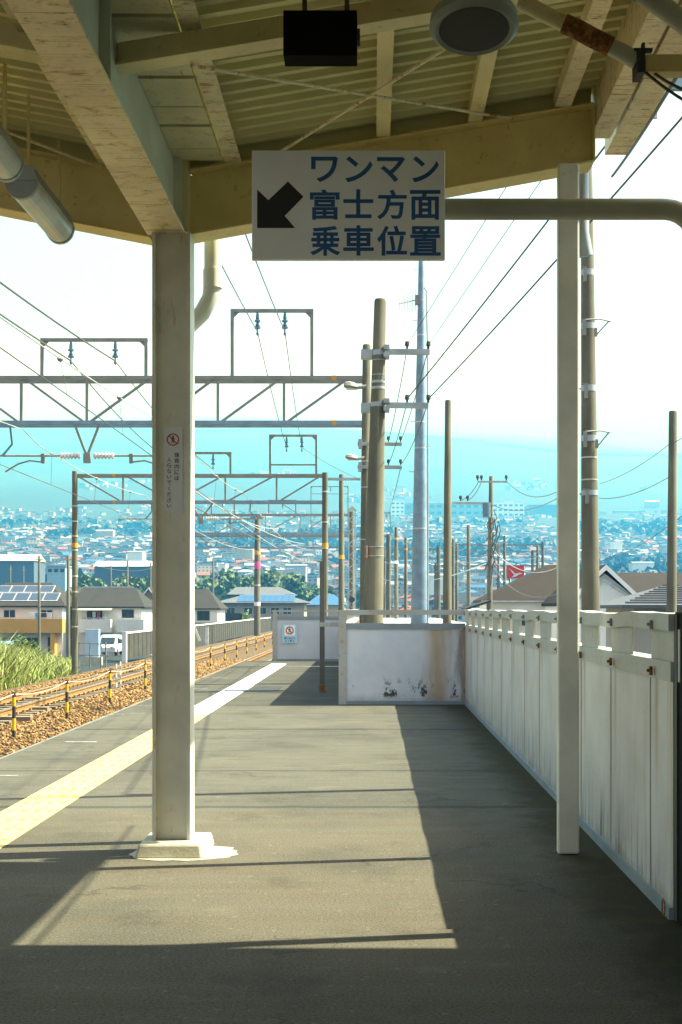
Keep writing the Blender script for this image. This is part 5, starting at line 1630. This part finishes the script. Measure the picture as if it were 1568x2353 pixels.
for xd in (440,462,487,512,538,560,585,610,636,660,682,705,722):
    Y = rnd.uniform(380,420); plant(PX(xd,Y), Y, 1.15+rnd.uniform(-.15,.12), 'dark green tree in the row above the low grey house', 'tree row above the low house')
for (xd, yd) in ((1400,1300),(1384,1310),(860,1330),(1245,1292)):
    Y = 420; plant(PX(xd,Y), Y, 1.1, 'lone dark tree among the rooftops on the right', 'scattered trees on the right')
assert all(used)

# ================================================================ CITY
ROOFC = [(.06,.08,.12),(.035,.04,.05),(.085,.055,.04),(.26,.29,.34),(.13,.07,.05),(.06,.12,.22),(.24,.09,.06)]
RM = [flat('city_roof_%s' % n_, c, .9, var=.1, scale=.2, spec=.05) for n_, c in zip(('blue_grey','charcoal','brown','pale_grey','russet','blue','red'), ROOFC)]
WM = [flat('city_wall_%s' % n_, c, .9, var=.06, scale=.2, spec=.05) for n_, c in zip(('white','cream','grey','beige'), ((.38,.40,.43),(.33,.29,.23),(.25,.27,.29),(.36,.29,.22)))]
def house_geo(w_, d, h, rh, kind):
    """vertices/faces of a simple storeyed house; material 0 wall, 1 roof, 2 glass"""
    mb = MB(); x = w_/2; y = d/2
    mb.box(-x,x,-y,y,-3,h,0)
    o = .35
    if kind == 'gable':
        mb.add([(-x-o,-y-o,h-.1),(x+o,-y-o,h-.1),(x+o,y+o,h-.1),(-x-o,y+o,h-.1),(-x-o,0,h+rh),(x+o,0,h+rh)], [(0,1,5,4),(2,3,4,5),(1,2,5),(3,0,4),(3,2,1,0)], 1)
    elif kind == 'hip':
        mb.add([(-x-o,-y-o,h-.1),(x+o,-y-o,h-.1),(x+o,y+o,h-.1),(-x-o,y+o,h-.1),(-x+y*.8,0,h+rh),(x-y*.8,0,h+rh)], [(0,1,5,4),(2,3,4,5),(1,2,5),(3,0,4),(3,2,1,0)], 1)
    elif kind == 'side':
        mb.add([(-x-o,-y-o,h-.1),(x+o,-y-o,h-.1),(x+o,y+o,h-.1),(-x-o,y+o,h-.1),(0,-y-o,h+rh),(0,y+o,h+rh)], [(0,4,5,3),(1,2,5,4),(0,1,4),(2,3,5),(3,2,1,0)], 1)
    else:
        mb.box(-x-.1,x+.1,-y-.1,y+.1,h+.002,h+.35,1)
    k = max(2, int(w_/3))
    zz = 1.0
    while zz+1.3 < h:
        for i in range(k):
            cx = -x+w_*(i+.5)/k; mb.add([(cx-.6,-y-.03,zz),(cx+.6,-y-.03,zz),(cx+.6,-y-.03,zz+1.2),(cx-.6,-y-.03,zz+1.2)], [(0,1,2,3)], 2)
        zz += 2.8
    return mb
KINDS = []
rnd = random.Random(5)
for kind, nm in (('gable','gabled'),('hip','hipped'),('side','gable fronted'),('flat','flat roofed')):
    for ri in range(7):
        if kind == 'flat' and ri not in (0,3,1): continue
        w_ = rnd.uniform(8,13); d = rnd.uniform(7,10); h = rnd.choice((3.2,5.8,6.0,6.2)) if kind != 'flat' else rnd.choice((6,9,12)); 
        if kind == 'flat': w_ *= 1.3
        wi = rnd.randrange(4)
        KINDS.append((house_geo(w_, d, h, rnd.uniform(1.4,2.4), kind), ri, wi, nm))
RN = ['blue grey','charcoal','brown','pale grey','russet','blue','red']
meshes = []
for (mb, ri, wi, nm) in KINDS:
    o = mb.build('town_house', [WM[wi], RM[ri], M['glass']])
    meshes.append([o, False, 'small %s town house with a %s roof in the hazy town' % (nm, RN[ri]), 'hazy %s town houses with %s roofs' % (nm, RN[ri])])
# nearest houses: individual objects
cand = []
rows = [270,300,330,440,475,510,545,580,620,660,700,745,790,840,890,940]
rnd = random.Random(17)
for Y in rows:
    half = .30*Y
    x = -half
    while x < .255*Y:
        px = VPX+F*x/Y
        xx = x+rnd.uniform(-2,2)
        x += rnd.uniform(11,16)*(1+Y/2600)
        if Y < 340 and (-32 < xx < 6): continue           # track corridor and the low houses
        if Y < 430 and px < 735 and px > 160: continue     # trees stand here
        if px < -30 or px > 1600: continue
        if Y < 600 and abs(xx+7-.02*(Y-300)) < 9: continue
        cand.append((xx, Y+rnd.uniform(-6,6)))
rnd.shuffle(cand)
cand = sorted(cand, key=lambda p: p[1])[:290]
cnt = 0
for (x, y) in cand:
    e = meshes[rnd.randrange(len(meshes))]
    if not e[1]: o = e[0]; e[1] = True
    else: o = e[0].copy(); col.objects.link(o)
    o.location = (x, y, ground_z(x,y)); o.rotation_euler = (0,0,rnd.uniform(-.5,.5)); s = rnd.uniform(.62,.9); o.scale = (s,s,s)
    tag(o, e[2], 'house', e[3]); cnt += 1
for e in meshes:
    if not e[1]: bpy.data.objects.remove(e[0])
ymax = max(p[1] for p in cand)
# the rest of the town as one mass
def town(name, label, n, ys, dens, seed, size):
    rs = np.random.RandomState(seed); rr = random.Random(seed)
    geos = [(np.array(mb.v), mb.f, np.array(mb.m), ri, wi) for (mb, ri, wi, nm) in KINDS]
    allV = []; allF = []; allM = []; off = 0
    mats = WM+RM+[M['glass']]
    for k in range(n):
        y = ys(rr); x = rr.uniform(-.36,.32)*y
        if not dens(x, y, rr): continue
        Vv, f, m, ri, wi = geos[rr.randrange(len(geos))]
        sx = rr.uniform(*size); a = rr.uniform(-.6,.6)
        st = (rr.uniform(1.2,3.0), 1.0, rr.uniform(.6,.9)) if rr.random() < .10 else (1,1,1)
        W_ = Vv*np.array(st)*sx
        xr = W_[:,0]*math.cos(a)-W_[:,1]*math.sin(a)+x; yr = W_[:,0]*math.sin(a)+W_[:,1]*math.cos(a)+y
        allV.append(np.stack([xr, yr, W_[:,2]+ground_z(x,y)], 1))
        for fi, mi in zip(f, m):
            if mi == 2 and y > 1500: continue
            t = mi if mi == 2 else mi
            idx = (wi if mi == 0 else 4+ri if mi == 1 else 11)
            if st[0] > 1 and mi == 1: idx = rr2[k % len(rr2)]
            allF.append([i+off for i in fi]); allM.append(idx)
        off += len(Vv)
    me = bpy.data.meshes.new(name); me.from_pydata(np.concatenate(allV).tolist(), [], allF)
    for m in mats: me.materials.append(m)
    me.polygons.foreach_set('material_index', allM); me.update()
    o = bpy.data.objects.new(name, me); col.objects.link(o)
    tag(o, label, 'town', kind='stuff')
rr2 = [0,0,7,0,9,1]
def yd_town(rr): return 900*math.exp(rr.random()**1.15*math.log(2300/900))
def den(x, y, rr):
    if y < ymax-20: return False
    f = math.sin(x*.011+y*.004)+math.sin(x*.023-y*.009+2)
    p = (.95 if y < 1500 else .95-.75*(y-1500)/900)
    return rr.random() < p*(.65+.3*f)
town('distant_town', 'hazy mass of small distant town houses below the hills', 9500, yd_town, den, 3, (.6,.95))
def yd_hill(rr): return rr.uniform(2300,3500)
def den2(x, y, rr):
    f = math.sin(x*.006+y*.0024+1)*math.sin(x*.013-y*.004)
    return f > .72 and rr.random() < .6
town('hillside_town', 'scattered pale buildings high on the hazy hillside', 3000, yd_hill, den2, 7, (.7,1.4))
# wooded patches between houses
def woods():
    rs = np.random.RandomState(9); n = 6500
    y = 620*np.exp(rs.rand(n)**1.1*np.log(1900/620)); x = (rs.rand(n)*.68-.36)*y
    f = np.sin(x*.009+y*.006)+np.sin(x*.021-y*.011+1)
    kp = f > np.where(y < 1300, .75, .2); x = x[kp]; y = y[kp]; n = len(x)
    z = np.array([ground_z(a,b) for a, b in zip(x,y)])
    r = (3+4*rs.rand(n))*(1+y/6000)
    m = 16
    d = rs.normal(size=(n,m,3)); d /= np.linalg.norm(d,axis=2)[...,None]
    c = np.stack([x,y,z+r*.5],1)[:,None]+d*(r[:,None]*rs.rand(n,m)**.4)[...,None]*np.array([1.2,1.0,.75])
    A = rs.normal(size=(n*m,3,3)); Q, _ = np.linalg.qr(A)
    q = np.array([(-1,-.7,0),(1,-.7,0),(1,.7,0),(-1,.7,0)])
    V = (q[None]*(np.repeat(r,m)*(.28+.3*rs.rand(n*m)))[:,None,None]) @ Q + c.reshape(-1,1,3)
    o = np_mesh('far_woodland', V.reshape(-1,3), np.arange(n*m*4).reshape(-1,4), [M['far_leaf']])
    tag(o, 'dark far off woodland patches between the town and the hills', 'woodland', kind='stuff')
woods()
# larger buildings one can pick out
def block(name, label, x0d, x1d, yt, yb, Y, depth, wall, roofm, floors=0, cat='building', stacks=(), slope=False):
    o = thing(name, label, cat, (PX((x0d+x1d)/2,Y), Y, PZ(yb,Y)))
    x0, x1 = PX(x0d,Y), PX(x1d,Y); z0, z1 = PZ(yb,Y)-8, PZ(yt,Y)
    if slope:
        zm = z0+8+(z1-z0-8)*.45; g_ = z1-zm
        mb = MB(); mb.box(x0,x1, Y,Y+depth, z0,zm); mb.build('wall', wall, o)
        mb = MB(); mb.prism([(Y-.5,zm+.01),(Y+depth+.5,zm+.01),(Y+depth*.5,z1)], 'x', x0-.4, x1+.4); mb.build('roof', roofm, o)
        return
    mb = MB(); mb.box(x0,x1, Y,Y+depth, z0,z1); mb.build('wall', wall, o)
    t = max(.25, (z1-PZ(yb,Y))*.05)
    mb = MB(); mb.box(x0-.3,x1+.3, Y-.3,Y+depth+.3, z1,z1+t); mb.build('roof', roofm, o)
    if floors:
        mb = MB(); hh = (z1-PZ(yb,Y))/floors
        for f in range(floors):
            zz = PZ(yb,Y)+hh*(f+.3); n = max(3, int((x1-x0)/(hh*1.1)))
            for i in range(n):
                xx = x0+(x1-x0)*(i+.2)/n; mb.add([(xx,Y-.08,zz),(xx+(x1-x0)*.6/n,Y-.08,zz),(xx+(x1-x0)*.6/n,Y-.08,zz+hh*.4),(xx,Y-.08,zz+hh*.4)], [(0,1,2,3)])
        mb.build('window_bands', M['glass'], o)
    for (xs, w_, h) in stacks:
        mb = MB(); mb.box(PX(xs,Y)-w_/2,PX(xs,Y)+w_/2, Y+2,Y+6, z1+t,z1+t+h); mb.build('rooftop_unit', WM[0], o)
WB = flat('bright_white_cladding', (.72,.72,.72), .8, var=.04, scale=.05, spec=.1)
BB = flat('blue_grey_cladding', (.07,.11,.16), .6, var=.08, scale=.05)
block('warehouse', 'long bright white warehouse above the tree clump on the left', 217, 352, 1288, 1312, 430, 12, BB, WB, cat='warehouse', slope=True)
block('warehouse', 'long low building with cream roof at the left picture edge', -20, 78, 1272, 1302, 470, 16, BB, flat('cream_sheet_roof', (.62,.55,.38), .6, var=.08), cat='warehouse', slope=True)
block('pale_blue_block', 'pale blue two storey building above the solar roof house', 108, 150, 1302, 1320, 330, 9, flat('pale_blue_render', (.30,.46,.58), .7), WM[0], 1)
FY = 2150
block('factory', 'leftmost white multi storey block of the hillside factory', 899, 930, 1152, 1190, FY, 30, WB, WB, 4, 'factory')
block('factory', 'blue grey factory hall left of the white factory halls', 930, 985, 1158, 1188, FY+20, 40, BB, BB, 2, 'factory', ((960,8,3),))
block('factory', 'long blue and white factory hall behind the bare concrete pole', 985, 1120, 1156, 1186, FY+10, 60, WM[2], WB, 2, 'factory')
block('factory', 'white factory hall nearest the right canopy column', 1120, 1205, 1156, 1188, FY, 50, WB, WB, 3, 'factory', ((1170,14,4),))
block('factory', 'flat blue grey plant building right of the white factory', 1215, 1282, 1160, 1182, FY+30, 50, BB, WM[0], 0, 'factory')
rnd = random.Random(12)
for k, (xd, yd, w_, h, Y) in enumerate((q[0],q[1],q[2]*.7,q[3]*.8 if q[3] < 15 else q[3],q[4]) for q in ((60,1142,70,4,2900),(330,1128,60,5,3000),(300,1140,44,4,2900),(470,1128,80,4,3000),(620,1116,40,4,3100),(1440,1172,80,5,2300),(1500,1150,44,6,2500),(240,1217,56,6,1500),(560,1255,60,10,1050),(680,1296,66,8,700),(310,1265,50,7,900),(1010,1318,60,8,560),(1330,1262,60,8,1100),(1480,1290,70,7,820),(1540,1250,50,8,1150),(510,1296,24,18,720),(1420,1246,30,12,1200))):
    block('long_building', 'long pale flat building, %s' % ['far left above the poles','left of the column high on the slope','just under the highest one left of the column','right of the column on the slope','above the second portal','right of the thick pole high up','by the right edge high on the slope','left of the column above the town','right of the column amid the town','below the far truss','just left of the column amid the town','behind the tall steel pole','right of the column near the thick pole','above the dark tile roof','by the right edge amid the town','narrow tower right of the column','small tower right of the thick pole'][k],
          xd-w_/2, xd+w_/2, yd, yd+h, Y, 14, rnd.choice((WB,WM[0],WM[1])), rnd.choice((WB,WB,RM[3],RM[5])), 0, slope=k not in (15,16))

# ================================================================ HAZE
hm = bpy.data.materials.new('haze_air'); hm.use_nodes = True
hn = hm.node_tree.nodes; hn.remove(hn['Principled BSDF'])
pv = hn.new('ShaderNodeVolumePrincipled')
pv.inputs['Color'].default_value = (.05,.40,1.0,1)
pv.inputs['Absorption Color'].default_value = (1,1,1,1)
pv.inputs['Density'].default_value = .00054
pv.inputs['Anisotropy'].default_value = 0.3
hm.node_tree.links.new(pv.outputs[0], hn['Material Output'].inputs['Volume'])
mb = MB(); mb.box(-9500,9500, -250,7000, -8,1010)
hz = mb.build('haze', hm)
tag(hz, 'pale blue haze filling the air over the town and hills', 'haze', kind='stuff')

# low white cloud lying on the upper slope, behind the haze
cm = bpy.data.materials.new('cloud'); cm.use_nodes = True
cn = cm.node_tree.nodes; cn.remove(cn['Principled BSDF'])
cv = cn.new('ShaderNodeVolumePrincipled')
cv.inputs['Color'].default_value = (1,1,1,1); cv.inputs['Absorption Color'].default_value = (1,1,1,1)
cv.inputs['Density'].default_value = .0016; cv.inputs['Anisotropy'].default_value = 0.0
cm.node_tree.links.new(cv.outputs[0], cn['Material Output'].inputs['Volume'])
mb = MB(); mb.box(-9000,9000, 7020,9300, 600,1500)
tag(mb.build('cloud_bank', cm), 'white cloud bank lying on the upper mountain slope', 'cloud', kind='stuff')
